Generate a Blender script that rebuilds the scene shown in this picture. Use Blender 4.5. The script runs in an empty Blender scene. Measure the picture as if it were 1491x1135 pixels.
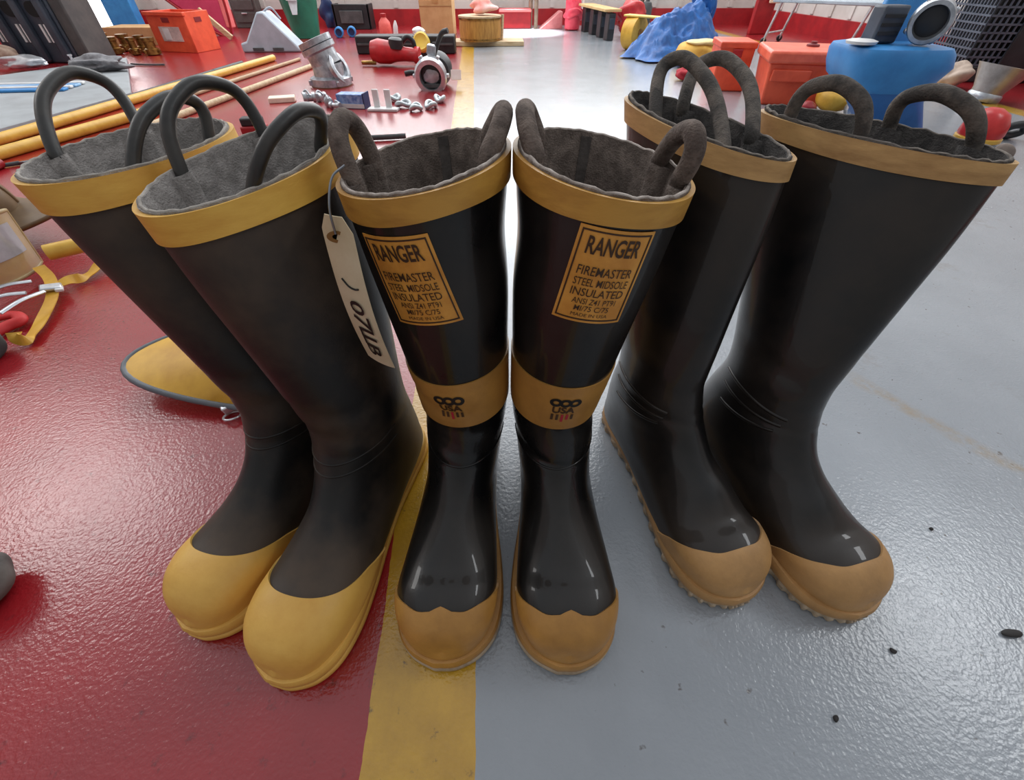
import bpy, math, random
import numpy as np
from mathutils import Vector, Matrix
random.seed(7); rng = np.random.default_rng(7)
SC = bpy.context.scene; COL = SC.collection
PI = math.pi
# ------------------------------------------------------------------ camera
FPX, CH, CX, CY = 620.0, 0.51, 745.5, 567.5
TH = math.atan2(617, 620)
Fw = np.array([0, math.cos(TH), -math.sin(TH)]); Dn = np.array([0, -math.sin(TH), -math.cos(TH)]); Rt = np.array([1., 0, 0])
CP = np.array([0, 0, CH])
cam_d = bpy.data.cameras.new('camera'); cam = bpy.data.objects.new('camera', cam_d); COL.objects.link(cam)
cam_d.sensor_width = 36; cam_d.lens = 36 * FPX / 1491; cam_d.clip_start = 0.01; cam_d.clip_end = 60
cam.location = (0, 0, CH); cam.rotation_euler = (PI / 2 - TH, 0, 0)
SC.camera = cam
def G(u, v, z=0.0):
    """world point at height z seen at photograph pixel (u, v)"""
    d = Fw + (u - CX) / FPX * Rt + (v - CY) / FPX * Dn
    return CP + (z - CH) / d[2] * d
def GY(u, v, Y):
    d = Fw + (u - CX) / FPX * Rt + (v - CY) / FPX * Dn
    return CP + Y / d[1] * d
def px(u, v):
    """metres per pixel at the floor point under (u, v)"""
    return float(((G(u, v) - CP) @ Fw) / FPX)
def zt(u, v, Y): return float(GY(u, v, Y)[2])

# ------------------------------------------------------------------ materials
def lin(c):
    return tuple((x / 12.92 if x <= .04045 else ((x + .055) / 1.055) ** 2.4) for x in (y / 255 for y in c)) + (1.0,)
MATS = {}
def M(name, c1, c2=None, rough=.5, metal=0., scale=14., bump=0., bscale=200., spec=.5, rough2=None, mix=(.4, .65), trans=0., coat=0., detail=5., stretch=None, alpha=1.):
    if name in MATS: return MATS[name]
    m = bpy.data.materials.new(name); m.use_nodes = True; MATS[name] = m
    nt = m.node_tree; b = nt.nodes['Principled BSDF']; L = nt.links.new
    b.inputs['Roughness'].default_value = rough; b.inputs['Metallic'].default_value = metal
    b.inputs['Specular IOR Level'].default_value = spec
    b.inputs['Transmission Weight'].default_value = trans; b.inputs['Coat Weight'].default_value = coat
    b.inputs['Alpha'].default_value = alpha
    tc = nt.nodes.new('ShaderNodeTexCoord')
    src = tc.outputs['Object']
    if stretch:
        mp = nt.nodes.new('ShaderNodeMapping'); mp.inputs['Scale'].default_value = stretch; L(src, mp.inputs['Vector']); src = mp.outputs['Vector']
    n = nt.nodes.new('ShaderNodeTexNoise'); n.inputs['Scale'].default_value = scale; n.inputs['Detail'].default_value = detail; n.inputs['Roughness'].default_value = .62
    L(src, n.inputs['Vector'])
    r = nt.nodes.new('ShaderNodeValToRGB'); r.color_ramp.elements[0].position = mix[0]; r.color_ramp.elements[1].position = mix[1]
    r.color_ramp.elements[0].color = lin(c1); r.color_ramp.elements[1].color = lin(c2 or tuple(min(255, x * 1.07 + 2) for x in c1))
    L(n.outputs['Fac'], r.inputs['Fac']); L(r.outputs['Color'], b.inputs['Base Color'])
    if rough2 is not None:
        mr = nt.nodes.new('ShaderNodeMapRange'); mr.inputs['From Min'].default_value = mix[0]; mr.inputs['From Max'].default_value = mix[1]
        mr.inputs['To Min'].default_value = rough; mr.inputs['To Max'].default_value = rough2
        L(n.outputs['Fac'], mr.inputs['Value']); L(mr.outputs['Result'], b.inputs['Roughness'])
    if bump:
        n2 = nt.nodes.new('ShaderNodeTexNoise'); n2.inputs['Scale'].default_value = bscale; n2.inputs['Detail'].default_value = 3
        L(src, n2.inputs['Vector'])
        bp = nt.nodes.new('ShaderNodeBump'); bp.inputs['Strength'].default_value = bump; bp.inputs['Distance'].default_value = .002
        L(n2.outputs['Fac'], bp.inputs['Height']); L(bp.outputs['Normal'], b.inputs['Normal'])
    return m

# ------------------------------------------------------------------ object helpers
def link(name, me, mat=None, parent=None):
    o = bpy.data.objects.new(name, me); COL.objects.link(o)
    if mat: me.materials.append(mat)
    if parent: o.parent = parent
    return o
def mk(name, v, f, mat, parent=None, smooth=35, loc=None):
    me = bpy.data.meshes.new(name); me.from_pydata([tuple(map(float, p)) for p in v], [], f); me.update()
    if smooth:
        me.polygons.foreach_set('use_smooth', [True] * len(me.polygons)); me.set_sharp_from_angle(angle=math.radians(smooth))
    o = link(name, me, mat, parent)
    if loc is not None: o.location = loc
    return o
def tag(o, label, cat, group=None):
    o['label'] = label; o['category'] = cat
    if group: o['group'] = group
    return o
def thing(name, label, cat, loc=(0, 0, 0), rz=0., group=None, rot=None):
    o = bpy.data.objects.new(name, None); COL.objects.link(o); o.empty_display_size = .05
    o.location = tuple(map(float, loc)); o.rotation_euler = rot or (0, 0, rz)
    return tag(o, label, cat, group)
def rotm(e): return np.array(Matrix.LocRotScale(None, Vector((0, 0, 0)) and None, None)) if False else np.array(__import__('mathutils').Euler(e).to_matrix())
class MB:
    def __init__(s): s.v = []; s.f = []
    def add(s, v, f):
        k = len(s.v); s.v += [tuple(map(float, p)) for p in v]; s.f += [tuple(i + k for i in q) for q in f]; return s
    def box(s, c, d, rot=(0, 0, 0), taper=1., shear=(0, 0)):
        R = rotm(rot); P = []
        for z in (-1, 1):
            k = taper if z < 0 else 1.
            for x, y in ((-1, -1), (1, -1), (1, 1), (-1, 1)):
                P.append(np.array(c) + R @ np.array([x * d[0] / 2 * k + shear[0] * z / 2, y * d[1] / 2 * k + shear[1] * z / 2, z * d[2] / 2]))
        return s.add(P, [(3, 2, 1, 0), (4, 5, 6, 7), (0, 1, 5, 4), (1, 2, 6, 5), (2, 3, 7, 6), (3, 0, 4, 7)])
    def loft(s, rings, caps=(True, True), closed=True):
        n = len(rings[0]); P = [p for r in rings for p in r]; Fc = []
        for i in range(len(rings) - 1):
            for j in range(n if closed else n - 1):
                a, b = i * n + j, i * n + (j + 1) % n
                Fc.append((a, b, b + n, a + n))
        if caps[0]: Fc.append(tuple(range(n - 1, -1, -1)))
        if caps[1]: Fc.append(tuple(range((len(rings) - 1) * n, len(rings) * n)))
        return s.add(P, Fc)
    def lathe(s, prof, c=(0, 0, 0), axis=(0, 0, 1), n=32, caps=(True, True), sx=1., sy=1.):
        A = np.array(axis, float); A /= np.linalg.norm(A)
        X = np.cross(A, [0, 1, 0] if abs(A[1]) < .9 else [1, 0, 0]); X /= np.linalg.norm(X); X = -X if X[0] < 0 else X; Y = np.cross(A, X)
        rings = [[np.array(c) + A * h + r * (sx * math.cos(t) * X + sy * math.sin(t) * Y) for t in np.linspace(0, 2 * PI, n, False)] for r, h in prof]
        return s.loft(rings, caps)
    def cyl(s, p0, p1, r0, r1=None, n=20):
        p0 = np.array(p0, float); p1 = np.array(p1, float)
        return s.lathe([(r0, 0), (r0 if r1 is None else r1, float(np.linalg.norm(p1 - p0)))], p0, p1 - p0, n)
    def tube(s, pts, r, n=12, sub=6, flat=1., closed=False, caps=(True, True), up=(0, 0, 1)):
        P = spline([np.array(p, float) for p in pts], sub, closed) if sub > 1 else [np.array(p, float) for p in pts]
        m = len(P); rings = []; N = None
        for i in range(m):
            if closed: t = P[(i + 1) % m] - P[i - 1]
            else: t = P[min(i + 1, m - 1)] - P[max(i - 1, 0)]
            t = t / (np.linalg.norm(t) + 1e-12)
            if N is None:
                N = np.cross(t, up)
                if np.linalg.norm(N) < 1e-3: N = np.cross(t, [1, 0, 0])
            N = N - t * (N @ t); N /= np.linalg.norm(N); B = np.cross(t, N)
            ri = r[min(len(r) - 1, int(i / max(1, m - 1) * (len(r) - 1) + .5))] if isinstance(r, (list, tuple)) else r
            rings.append([P[i] + ri * (math.cos(a) * N + flat * math.sin(a) * B) for a in np.linspace(0, 2 * PI, n, False)])
        if closed: rings.append(rings[0]); caps = (False, False)
        return s.loft(rings, caps)
    def blob(s, c, d, amp=0., freq=3., nu=40, nv=24, seed=0, flat=None, power=1., rot=(0, 0, 0)):
        g = np.random.default_rng(seed); K = [(g.normal(size=3) * freq, g.uniform(0, 2 * PI), g.uniform(.4, 1)) for _ in range(14)]
        rings = []; R = rotm(rot)
        for i in range(nv + 1):
            ph = PI * i / nv; ring = []
            for j in range(nu):
                t = 2 * PI * j / nu
                p = np.array([math.sin(ph) * math.cos(t), math.sin(ph) * math.sin(t), -math.cos(ph)])
                p = np.sign(p) * np.abs(p) ** power
                q = p * (1 + amp * sum(w * math.sin(k @ p + o) for k, o, w in K) / 4)
                w = R @ (q * np.array(d) / 2); w = np.array(c) + w
                if flat is not None and w[2] < flat: w[2] = flat + (w[2] - flat) * .02
                ring.append(w)
            rings.append(ring)
        return s.loft(rings, (True, True))
    def obj(s, name, mat, parent=None, smooth=35, bevel=0., loc=None, seg=2):
        o = mk(name, s.v, s.f, mat, parent, smooth, loc)
        if bevel:
            b = o.modifiers.new('bevel', 'BEVEL'); b.width = bevel; b.segments = seg; b.limit_method = 'ANGLE'; b.angle_limit = math.radians(40)
        return o
def spline(P, sub=6, closed=False):
    out = []; n = len(P)
    for i in range(n if closed else n - 1):
        if closed: a, b, c, d = P[i - 1], P[i], P[(i + 1) % n], P[(i + 2) % n]
        else:
            b, c = P[i], P[i + 1]; a = P[i - 1] if i else 2 * b - c; d = P[i + 2] if i + 2 < n else 2 * c - b
        for k in range(sub):
            t = k / sub
            out.append(.5 * (2 * b + (c - a) * t + (2 * a - 5 * b + 4 * c - d) * t * t + (3 * b - a - 3 * c + d) * t ** 3))
    if not closed: out.append(P[-1])
    return out
def text_geo(body, w, h, bold=0.):
    """flat lettering outlines, fitted to w x h, centred on the origin"""
    cu = bpy.data.curves.new('lettering', 'FONT'); cu.body = body; cu.resolution_u = 3; cu.offset = bold
    o = bpy.data.objects.new('lettering', cu); COL.objects.link(o)
    dg = bpy.context.evaluated_depsgraph_get(); ev = o.evaluated_get(dg); me = ev.to_mesh()
    V = np.array([v.co[:] for v in me.vertices]); Fc = [tuple(p.vertices) for p in me.polygons]
    ev.to_mesh_clear(); bpy.data.objects.remove(o); bpy.data.curves.remove(cu)
    lo, hi = V.min(0), V.max(0); V = (V - (lo + hi) / 2) / np.maximum(hi - lo, 1e-6)
    return V[:, :2] * np.array([w, h]), Fc

#MATERIALS
RUB_BROWN = M('rubber_brown_dusty', (25, 24, 24), (76, 63, 52), rough=.42, rough2=.62, scale=7, bump=.08, bscale=500, mix=(.42, .68), spec=.4)
RUB_BLACK = M('rubber_black_worn', (14, 14, 15), (44, 39, 35), rough=.24, rough2=.5, scale=8, bump=.06, bscale=420, mix=(.4, .75), coat=.3, spec=.32)
RUB_BLUE = M('rubber_black_smooth', (14, 15, 17), (54, 45, 38), rough=.3, rough2=.55, scale=6, bump=.05, bscale=420, mix=(.42, .78), coat=.3, spec=.32)
CAP_YEL = M('toe_rubber_yellow', (224, 178, 88), (204, 150, 66), rough=.48, scale=16, bump=.12, bscale=260, mix=(.4, .8))
CAP_TAN = M('toe_rubber_tan', (186, 136, 66), (136, 94, 46), rough=.42, scale=15, bump=.12, bscale=260, mix=(.35, .8))
CAP_OLD = M('toe_rubber_old_tan', (196, 150, 94), (136, 102, 64), rough=.5, scale=14, bump=.15, bscale=260, mix=(.35, .8))
RIM_YEL = M('rim_band_yellow', (224, 178, 78), (206, 152, 58), rough=.5, scale=11, bump=.1, bscale=300, stretch=(1, 1, 4))
RIM_TAN = M('rim_band_tan', (196, 148, 64), (164, 116, 46), rough=.48, scale=11, bump=.1, bscale=300, stretch=(1, 1, 4))
RIM_OLD = M('rim_band_old_tan', (194, 154, 98), (152, 114, 66), rough=.55, scale=13, bump=.12, bscale=300, stretch=(1, 1, 4))
FELT_GREY = M('felt_lining_grey', (134, 130, 127), (168, 163, 160), rough=.95, scale=90, bump=.8, bscale=700, spec=.1)
FELT_BROWN = M('felt_lining_brown', (108, 98, 92), (144, 132, 124), rough=.95, scale=80, bump=.8, bscale=700, spec=.1)
FELT_DARK = M('felt_lining_dark', (72, 70, 70), (108, 105, 103), rough=.95, scale=70, bump=.9, bscale=700, spec=.1)
FELT_SEAM = M('felt_seam', (80, 76, 74), (100, 95, 92), rough=.95, scale=60, bump=.5, spec=.1)
HAND_RUB = M('pull_loop_rubber', (38, 38, 38), (52, 49, 46), rough=.42, scale=40, bump=.1)
HAND_FUZ = M('pull_loop_cloth', (88, 78, 73), (128, 115, 107), rough=.9, scale=60, bump=.7, bscale=600, spec=.15)
HAND_GRY = M('pull_loop_grey_cloth', (70, 67, 65), (116, 108, 101), rough=.85, scale=50, bump=.6, bscale=600, spec=.2)
SOLE_OLD = M('sole_rubber_dirty', (182, 164, 140), (124, 104, 84), rough=.7, scale=25, bump=.4, bscale=150)
LABEL_M = M('label_ochre', (224, 162, 72), (200, 136, 54), rough=.45, scale=30)
INK = M('label_brown_ink', (52, 32, 14), (66, 42, 20), rough=.5)
INK_BLACK = M('black_ink', (20, 18, 18), rough=.5)
INK_RED = M('emblem_red_ink', (150, 24, 44), rough=.5)
INK_PALE = M('emblem_pale_ink', (168, 136, 96), rough=.5)
#BOOTS
def srf_eval(R, s):
    q = R['cache']; k = round(s, 7)
    if k not in q: q[k] = srf_raw(R, s)
    return q[k]
def srf_raw(R0, s):
    R = {k: R0[k] for k in ('c', 'U', 'V', 'nl', 'nu')}
    n = len(R['c']); i = int(min(max(math.floor(s), 0), n - 2)); t = s - i
    if s < 0:
        return {k: R[k][0] + (R[k][1] - R[k][0]) * s for k in R}
    o = {}
    for k in R:
        X = R[k]; b, c = X[i], X[i + 1]
        a = X[i - 1] if i > 0 else 2 * b - c
        d = X[i + 2] if i + 2 < n else 2 * c - b
        o[k] = .5 * (2 * b + (c - a) * t + (2 * a - 5 * b + 4 * c - d) * t * t + (3 * b - a - 3 * c + d) * t ** 3)
    return o
class Boot:
    def __init__(s, heel, ang, L, rim, side, ankle=(.0, .0), aw=.0455, seed=0, bulge=1., wsc=1.):
        """heel: floor point (x,y); ang: yaw of the toe direction from -Y; rim: centre xyz, yaw, half long, half wide, fore/aft rise"""
        s.loc = (heel[0], heel[1], 0); s.rz = -PI / 2 + ang
        k = L / .32; s.k = k
        ca, sa = math.cos(-s.rz), math.sin(-s.rz)
        def loc(p): return np.array([ca * (p[0] - heel[0]) - sa * (p[1] - heel[1]), sa * (p[0] - heel[0]) + ca * (p[1] - heel[1]), p[2]])
        s.w2l = loc
        rc = loc(rim['c']); ry = -PI / 2 + rim['yaw'] - s.rz
        dz = rim.get('dz', 0); dl = rim.get('dl', 0)
        U0 = np.array([math.cos(ry) * rim['a'], math.sin(ry) * rim['a'], -dz]); V0 = np.array([-math.sin(ry) * rim['b'], math.cos(ry) * rim['b'], dl])
        aP, aQ = np.array([.150 * k + ankle[0], ankle[1], .172]), np.array([.020 * k + ankle[0], ankle[1], .152])
        c1 = (aP + aQ) / 2; U1 = (aP - aQ) / 2; V1 = np.array([0, aw, 0])
        c, U, V, nl, nu = [], [], [], [], []
        ns = rim.get('n', 2.0)
        for t in (0, .25, .5, .75, 1):
            e = t * t * (3 - 2 * t) * .35 + t * .65
            e2 = 1 - (1 - t) ** 1.15
            cc = rc + (c1 - rc) * e2; cc[2] = rc[2] + (c1[2] - rc[2]) * t
            c.append(cc); U.append(U0 + (U1 - U0) * e); V.append(V0 + (V1 - V0) * e); nl.append(ns + (2 - ns) * t); nu.append(ns + (2 - ns) * t)
        def ring(P, Q, w, lo, hi=2., sh=0., yc=None):
            P = np.array([P[0] * k, 0, P[1]]); Q = np.array([Q[0] * k, 0, Q[1]])
            cc = (P + Q) / 2; cc[1] = side * sh + (ankle[1] if yc is None else yc * ankle[1])
            c.append(cc); U.append((P - Q) / 2); V.append(np.array([0, w * wsc, 0])); nl.append(lo); nu.append(hi)
        ring((.163, .136), (.010, .100), .0452, 2.1, 2, 0, .7)
        ring((.180, .115), (.003, .050), .044, 2.4, 2, 0, .4)
        ring((.202, .100), (.012, .013), .043, 3.0, 2.1, .001, .2)
        ring((.228, .088), (.090, .011), .0445, 3.6, 2.2, .002, 0)
        ring((.252, .080 * bulge), (.185, .011), .0495, 4.4, 2.3, .004, 0)
        for ph in (0, 25, 45, 60, 72, 81, 87, 89.5):
            q = math.radians(ph)
            ring((.272 + .041 * math.sin(q), .079 * bulge - (.079 * bulge - .040) * (1 - math.cos(q)) ** 1.0),
                 (.235 + .082 * math.sin(q), .011 + .022 * (1 - math.cos(q)) ** 3), .0515 * max(math.cos(q), .004) ** .78, 5.0 - 2.4 * math.sin(q) ** 2, 2.35, .005, 0)
        ring((.3150, .0366), (.3150, .0364), .0001, 2.2, 2.2, .005, 0)
        s.R = {'c': np.array(c), 'U': np.array(U), 'V': np.array(V), 'nl': np.array(nl), 'nu': np.array(nu), 'cache': {}}
        s.wsc = wsc; s.N = len(c) - 1; s.side = side; s.rng = np.random.default_rng(seed); s.seed = seed
        s.rim = rim; s.wr = [(s.rng.uniform(3.2, 5.2), s.rng.uniform(-1.4, 1.4), s.rng.uniform(.5, 1.)) for _ in range(7)]
        s.dent = rim.get('dent', [])
        s.wk = rim.get('wk', 1.); s.sgn = 1.
        s.sgn = 1. if s.Nrm(2., .3) @ (s.P(2., .3) - srf_eval(s.R, 2.)['c']) > 0 else -1.
    def P(s, sv, a):
        r = srf_eval(s.R, sv); ca, sa = math.cos(a), math.sin(a)
        n = r['nu'] if ca > 0 else r['nl']
        p = r['c'] + r['U'] * np.sign(ca) * abs(ca) ** (2 / n) + r['V'] * np.sign(sa) * abs(sa) ** (2 / n)
        # soft folds round the ankle and dents in the shaft
        d = 0.
        for s0, a0, w in s.wr:
            d += -.0016 * w * s.wk * math.exp(-((sv - s0 - .18 * math.sin(1.3 * (a - a0))) / .13) ** 2) * math.exp(-((a - a0) / .9) ** 2)
        for s0, a0, ws, wa, am in s.dent:
            da = (a - a0 + PI) % (2 * PI) - PI
            d += am * math.exp(-((sv - s0) / ws) ** 2 - (da / wa) ** 2)
        rd = r['U'] * ca / max(np.linalg.norm(r['U']), .004) + r['V'] * sa / max(np.linalg.norm(r['V']), .004)
        return p + rd * d
    def Nrm(s, sv, a):
        e = 1e-2
        du = s.P(min(sv + e, s.N), a) - s.P(sv - e, a); dv = s.P(sv, a + e) - s.P(sv, a - e)
        n = np.cross(du, dv); l = np.linalg.norm(n)
        if l < 1e-12: return np.array([1., 0, 0])
        n /= l
        return n * s.sgn
    def sheet(s, S, A, off, closed=False):
        """grid of surface points, S(i,a) may depend on a"""
        return [[s.P(S(i, a), a) + s.Nrm(S(i, a), a) * off for a in A] for i in range(s._n)]
    def shell(s, name, s0, s1, A, n, oo, oi, mat, parent, closed=False, smooth=40):
        s._n = n + 1
        f = lambda i, a: s0(a) + (s1(a) - s0(a)) * i / n
        if not closed: A = list(A)
        O = s.sheet(f, A, oo); I = s.sheet(f, A, oi); m = len(A)
        v = [p for r in O for p in r] + [p for r in I for p in r]; K = (n + 1) * m; fc = []
        q = m if closed else m - 1
        for i in range(n):
            for j in range(q):
                a, b = i * m + j, i * m + (j + 1) % m
                fc.append((a, b, b + m, a + m)); fc.append((K + a, K + a + m, K + b + m, K + b))
        for j in range(q):
            b = (j + 1) % m
            fc.append((j, K + j, K + b, b)); e = n * m; fc.append((e + j, e + b, K + e + b, K + e + j))
        if not closed:
            for i in range(n):
                a = i * m; fc.append((a, a + m, K + a + m, K + a)); a += m - 1; fc.append((a, K + a, K + a + m, a + m))
        return mk(name, v, fc, mat, parent, smooth)
    def at_z(s, z, a=0.):
        lo, hi = 0., 6.
        for _ in range(40):
            md = (lo + hi) / 2
            if s.P(md, a)[2] > z: lo = md
            else: hi = md
        return lo
    def build(s, label, m, cap, handles, foot_curve, lugs=False, group='rubber firefighting boots', seams=(), band=.021):
        root = thing('fire_boot', label, 'boot', s.loc, s.rz, group); s.root = root
        A = list(np.linspace(-PI, PI, 112, False))
        # upper
        nS = 150; sv = [s.N * (i / nS) ** 1.0 for i in range(nS + 1)]
        rings = [[s.P(x, a) for a in A] for x in sv]
        mb = MB(); mb.loft(rings, (False, True)); mb.obj('upper', m['rub'], root, 60)
        # band round the mouth
        z0 = s.R['c'][0][2]; sb = band / (s.R['c'][0][2] - s.R['c'][1][2])
        s.shell('rim_band', lambda a: -.012, lambda a: sb * (1 + .05 * math.sin(3 * a + s.seed)), A, 6, .0026, -.0015, m['rim'], root, True)
        # felt lining with a ragged top edge
        g = [(s.rng.integers(5, 40), s.rng.uniform(0, 6)) for _ in range(5)]
        rag = lambda a: -.035 - .012 * sum(math.sin(k * a + o) for k, o in g) / 3
        ln = s.shell('lining', rag, lambda a: 2.6, A, 22, -.0012, -.0058, m['felt'], root, True)
        MB().tube([s.P(rag(a), a) + s.Nrm(rag(a), a) * -.0034 for a in A], .0013, 8, 1, closed=True).obj('lining_edge', m['edge'], root, 60)
        bt = [s.P(2.55, a) + s.Nrm(2.55, a) * -.004 for a in A]
        mb = MB(); mb.add(bt, [tuple(range(len(bt)))]); mb.obj('lining_bottom', m['felt'], root)
        for a0 in seams:
            w = .011 / np.linalg.norm(s.R['V'][0] * math.cos(a0)) if abs(math.cos(a0)) > .7 else .011 / np.linalg.norm(s.R['U'][0])
            s.shell('lining_seam', lambda a: .02, lambda a: 2.3, np.linspace(a0 - w / 2, a0 + w / 2, 4), 18, -.0066, -.004, FELT_SEAM, root)
        # toe cap, its edge a curve drawn across the foot
        ts = lambda a: foot_curve(a)
        NA = A
        s.shell('toe_cap', ts, lambda a: s.N - .001, NA, 40, .0022, -.0012, m['cap'], root, True, 50)
        # foxing strip and outsole
        k = s.k; sd = s.side
        pts = [(-.001, 0), (.006, .024), (.03, .038), (.075, .040), (.125, .0405), (.17, .0455), (.215, .0525), (.255, .0555), (.288, .0505), (.309, .036), (.3205, .014)]
        full = pts + [(.322, -.004)] + [(x, -y) for x, y in reversed(pts[1:])]
        full = [np.array([x * k, y * s.wsc + sd * (.005 * max(0, (x - .12) / .2) if x < .30 else .005), 0]) for x, y in full]
        oc = spline(full, 10, True); n = len(oc); cen = np.array([.16 * k, 0, 0])
        def outline(off, z, lug=0.):
            out = []
            for i, p in enumerate(oc):
                t = oc[(i + 1) % n] - oc[i - 1]; nn = np.array([t[1], -t[0], 0]); nn /= np.linalg.norm(nn)
                if nn @ (p - cen) < 0: nn = -nn
                lg = lug * (1 if math.sin(i * 2 * PI / 5.0) > 0 else -1)
                zz = z
                q = p + nn * (off + lg); q[2] = zz; out.append(q)
            return out
        MB().loft([outline(-.012, .010), outline(-.001, .010), outline(.0005, .013), outline(.0008, .021), outline(-.001, .025), outline(-.010, .026)], (True, True)).obj('foxing_strip', m['fox'], root, 50)
        if lugs:
            MB().loft([outline(-.006, 0, .0016), outline(-.0015, .001, .0016), outline(.0, .0085, .0016), outline(-.001, .0115), outline(-.01, .0118)]).obj('outsole', m['sole'], root, 40)
        else:
            MB().loft([outline(-.004, 0), outline(-.0005, .0015), outline(.0012, .004), outline(.0012, .009), outline(-.001, .0112), outline(-.01, .0115)]).obj('outsole', m['sole'], root, 50)
        for a1, a2, apex in handles:
            ap = s.w2l(apex) - np.array([0, 0, m['hr'] * .9])
            ins = lambda x, a: s.P(x, a) + s.Nrm(max(x, .02), a) * (-.0050 - m['hr'] * .75)
            f1, f2 = ins(-.02, a1), ins(-.02, a2)
            up = np.array([0, 0, 1.]); mid = (f1 + f2) / 2; rise = ap - mid
            hp = [ins(.26, a1), ins(.12, a1), f1]
            for t in (26, 52, 90, 128, 154):
                q = math.radians(t); c_, s_ = math.cos(q), math.sin(q)
                hp.append(mid + (f1 - f2) / 2 * c_ + rise * s_ ** .85)
            hp += [f2, ins(.12, a2), ins(.26, a2)]
            MB().tube(hp, m['hr'], 16, 8, flat=m.get('hf', 1.)).obj('pull_handle', m['hand'], root, 60)
            for a0 in (a1, a2):
                w = (.012 + 2 * m['hr']) / np.linalg.norm(s.P(.3, a0 + .05) - s.P(.3, a0 - .05)) * .1
                n_ = 9; v = []; f = []; sr = np.linspace(.03, 1.9, 16)
                for sv_ in sr:
                    for q in np.linspace(-1, 1, n_):
                        a_ = a0 + q * w / 2; v.append(s.P(sv_, a_) + s.Nrm(sv_, a_) * (-.0052 - (m['hr'] * 1.5 * max(0, 1 - (sv_ / 1.6) ** 2) + .0015) * math.cos(q * PI / 2) ** .6))
                for i_ in range(len(sr) - 1):
                    for j_ in range(n_ - 1): k_ = i_ * n_ + j_; f.append((k_, k_ + 1, k_ + n_ + 1, k_ + n_))
                f.append(tuple(range(n_)))
                mk('lining_strip', v, f, m['felt'], root, 60)
        return root
    def ridge(s, name, sf, a0, a1, r, mat, parent=None):
        pts = [s.P(sf(a), a) + s.Nrm(sf(a), a) * (-r * .35) for a in np.linspace(a0, a1, 40)]
        return MB().tube(pts, r, 8, 1).obj(name, mat, parent or s.root, 60)
    def decal(s, name, V2, Fc, fmap, off, mat, parent, thick=.0004):
        pts = []; lo = []
        for u, v in V2:
            x, a = fmap(u, v); p = s.P(x, a); nn = s.Nrm(x, a)
            pts.append(p + nn * off)
        return mk(name, pts, Fc, mat, parent, 0)

def D(x): return math.radians(x)
def wavecap(c0, c1, tip=0., dip=0.):
    """toe-cap edge: ring number along the top c0, on the flanks c1; tip is the small peak in the middle"""
    def f(a):
        t = min(1., abs(a) / 1.9); e = t * t * (3 - 2 * t)
        return c0 + (c1 - c0) * e - tip * max(0, 1 - abs(a) / .16) + dip * math.exp(-((abs(a) - .42) / .22) ** 2)
    return f
mA = dict(rub=RUB_BROWN, rim=RIM_YEL, felt=FELT_GREY, cap=CAP_YEL, fox=CAP_YEL, sole=CAP_YEL, edge=M('pale_felt_edge', (172, 166, 158), (140, 134, 128), rough=.95, scale=70, bump=.6), hand=HAND_RUB, hr=.0050)
mC = dict(rub=RUB_BLACK, rim=RIM_TAN, felt=FELT_BROWN, cap=CAP_TAN, fox=CAP_TAN, sole=SOLE_OLD, edge=M('frayed_felt_edge', (196, 186, 178), (128, 116, 108), rough=.95, scale=60, bump=.6), hand=HAND_FUZ, hr=.0074)
mE = dict(rub=RUB_BLUE, rim=RIM_OLD, felt=FELT_DARK, cap=CAP_OLD, fox=CAP_OLD, sole=SOLE_OLD, edge=M('grey_felt_edge', (140, 132, 124), (96, 90, 86), rough=.95, scale=70, bump=.6), hand=HAND_GRY, hr=.0063)
H = .40
bA = Boot((-.243, .450), D(-15), .325, dict(c=(-.319, .403, H), yaw=D(-17), a=.090, b=.053), -1, seed=1, wsc=.91)
bB = Boot((-.154, .420), D(-13.5), .335, dict(c=(-.203, .373, H), yaw=D(-25), a=.099, b=.051, dz=.008, dent=[(0, 2.2, 1.2, .35, -.009)]), 1, seed=2, wsc=.95)
bC = Boot((-.063, .428), D(0), .32, dict(c=(-.0695, .369, H), yaw=D(-5), a=.077, b=.0665, dl=.010, dent=[(1.0, PI / 2, .55, .6, -.004)]), -1, ankle=(0, .010), aw=.0475, seed=3)
bD = Boot((.056, .425), D(-1), .32, dict(c=(.0720, .366, H), yaw=D(3), a=.079, b=.0690, dl=-.011, dent=[(1.0, -PI / 2, .55, .6, -.004)]), 1, ankle=(0, -.007), aw=.0475, seed=4)
bE = Boot((.170, .474), D(16), .316, dict(c=(.177, .455, .405), yaw=D(37), a=.090, b=.034, dz=.010), -1, ankle=(0, -.012), aw=.0420, seed=5, bulge=.92)
bF = Boot((.2885, .458), D(15), .316, dict(c=(.330, .440, .402), yaw=D(46), a=.101, b=.036, dz=.004), 1, ankle=(0, .009), aw=.0445, seed=6, bulge=.92)
def hd(b, side, dl, apex): return (D(side * 90 - dl), D(side * 90 + dl), apex)
capA = wavecap(9.55, 8.8); capC = wavecap(11.0, 9.9, .25, .15)
bA.build('far left black fire boot with yellow toe cap, partly behind its partner', mA, 0, [hd(bA, -1, 27, (-.377, .448, .450)), hd(bA, 1, 27, (-.281, .418, .438))], capA, band=.020, seams=())
bB.build('black fire boot with the biggest yellow toe cap, directly left of the paper tag', mA, 0, [hd(bB, -1, 26, (-.246, .402, .450)), hd(bB, 1, 26, (-.155, .358, .440))], capA, band=.020, seams=())
bC.build('black fire boot with tan toe cap and ochre label, paper tag hanging from its rim', mC, 0, [hd(bC, -1, 21, (-.130, .375, .434)), (D(75), D(120), (-.0065, .384, .437))], capC, band=.018, seams=(D(180),))
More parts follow.
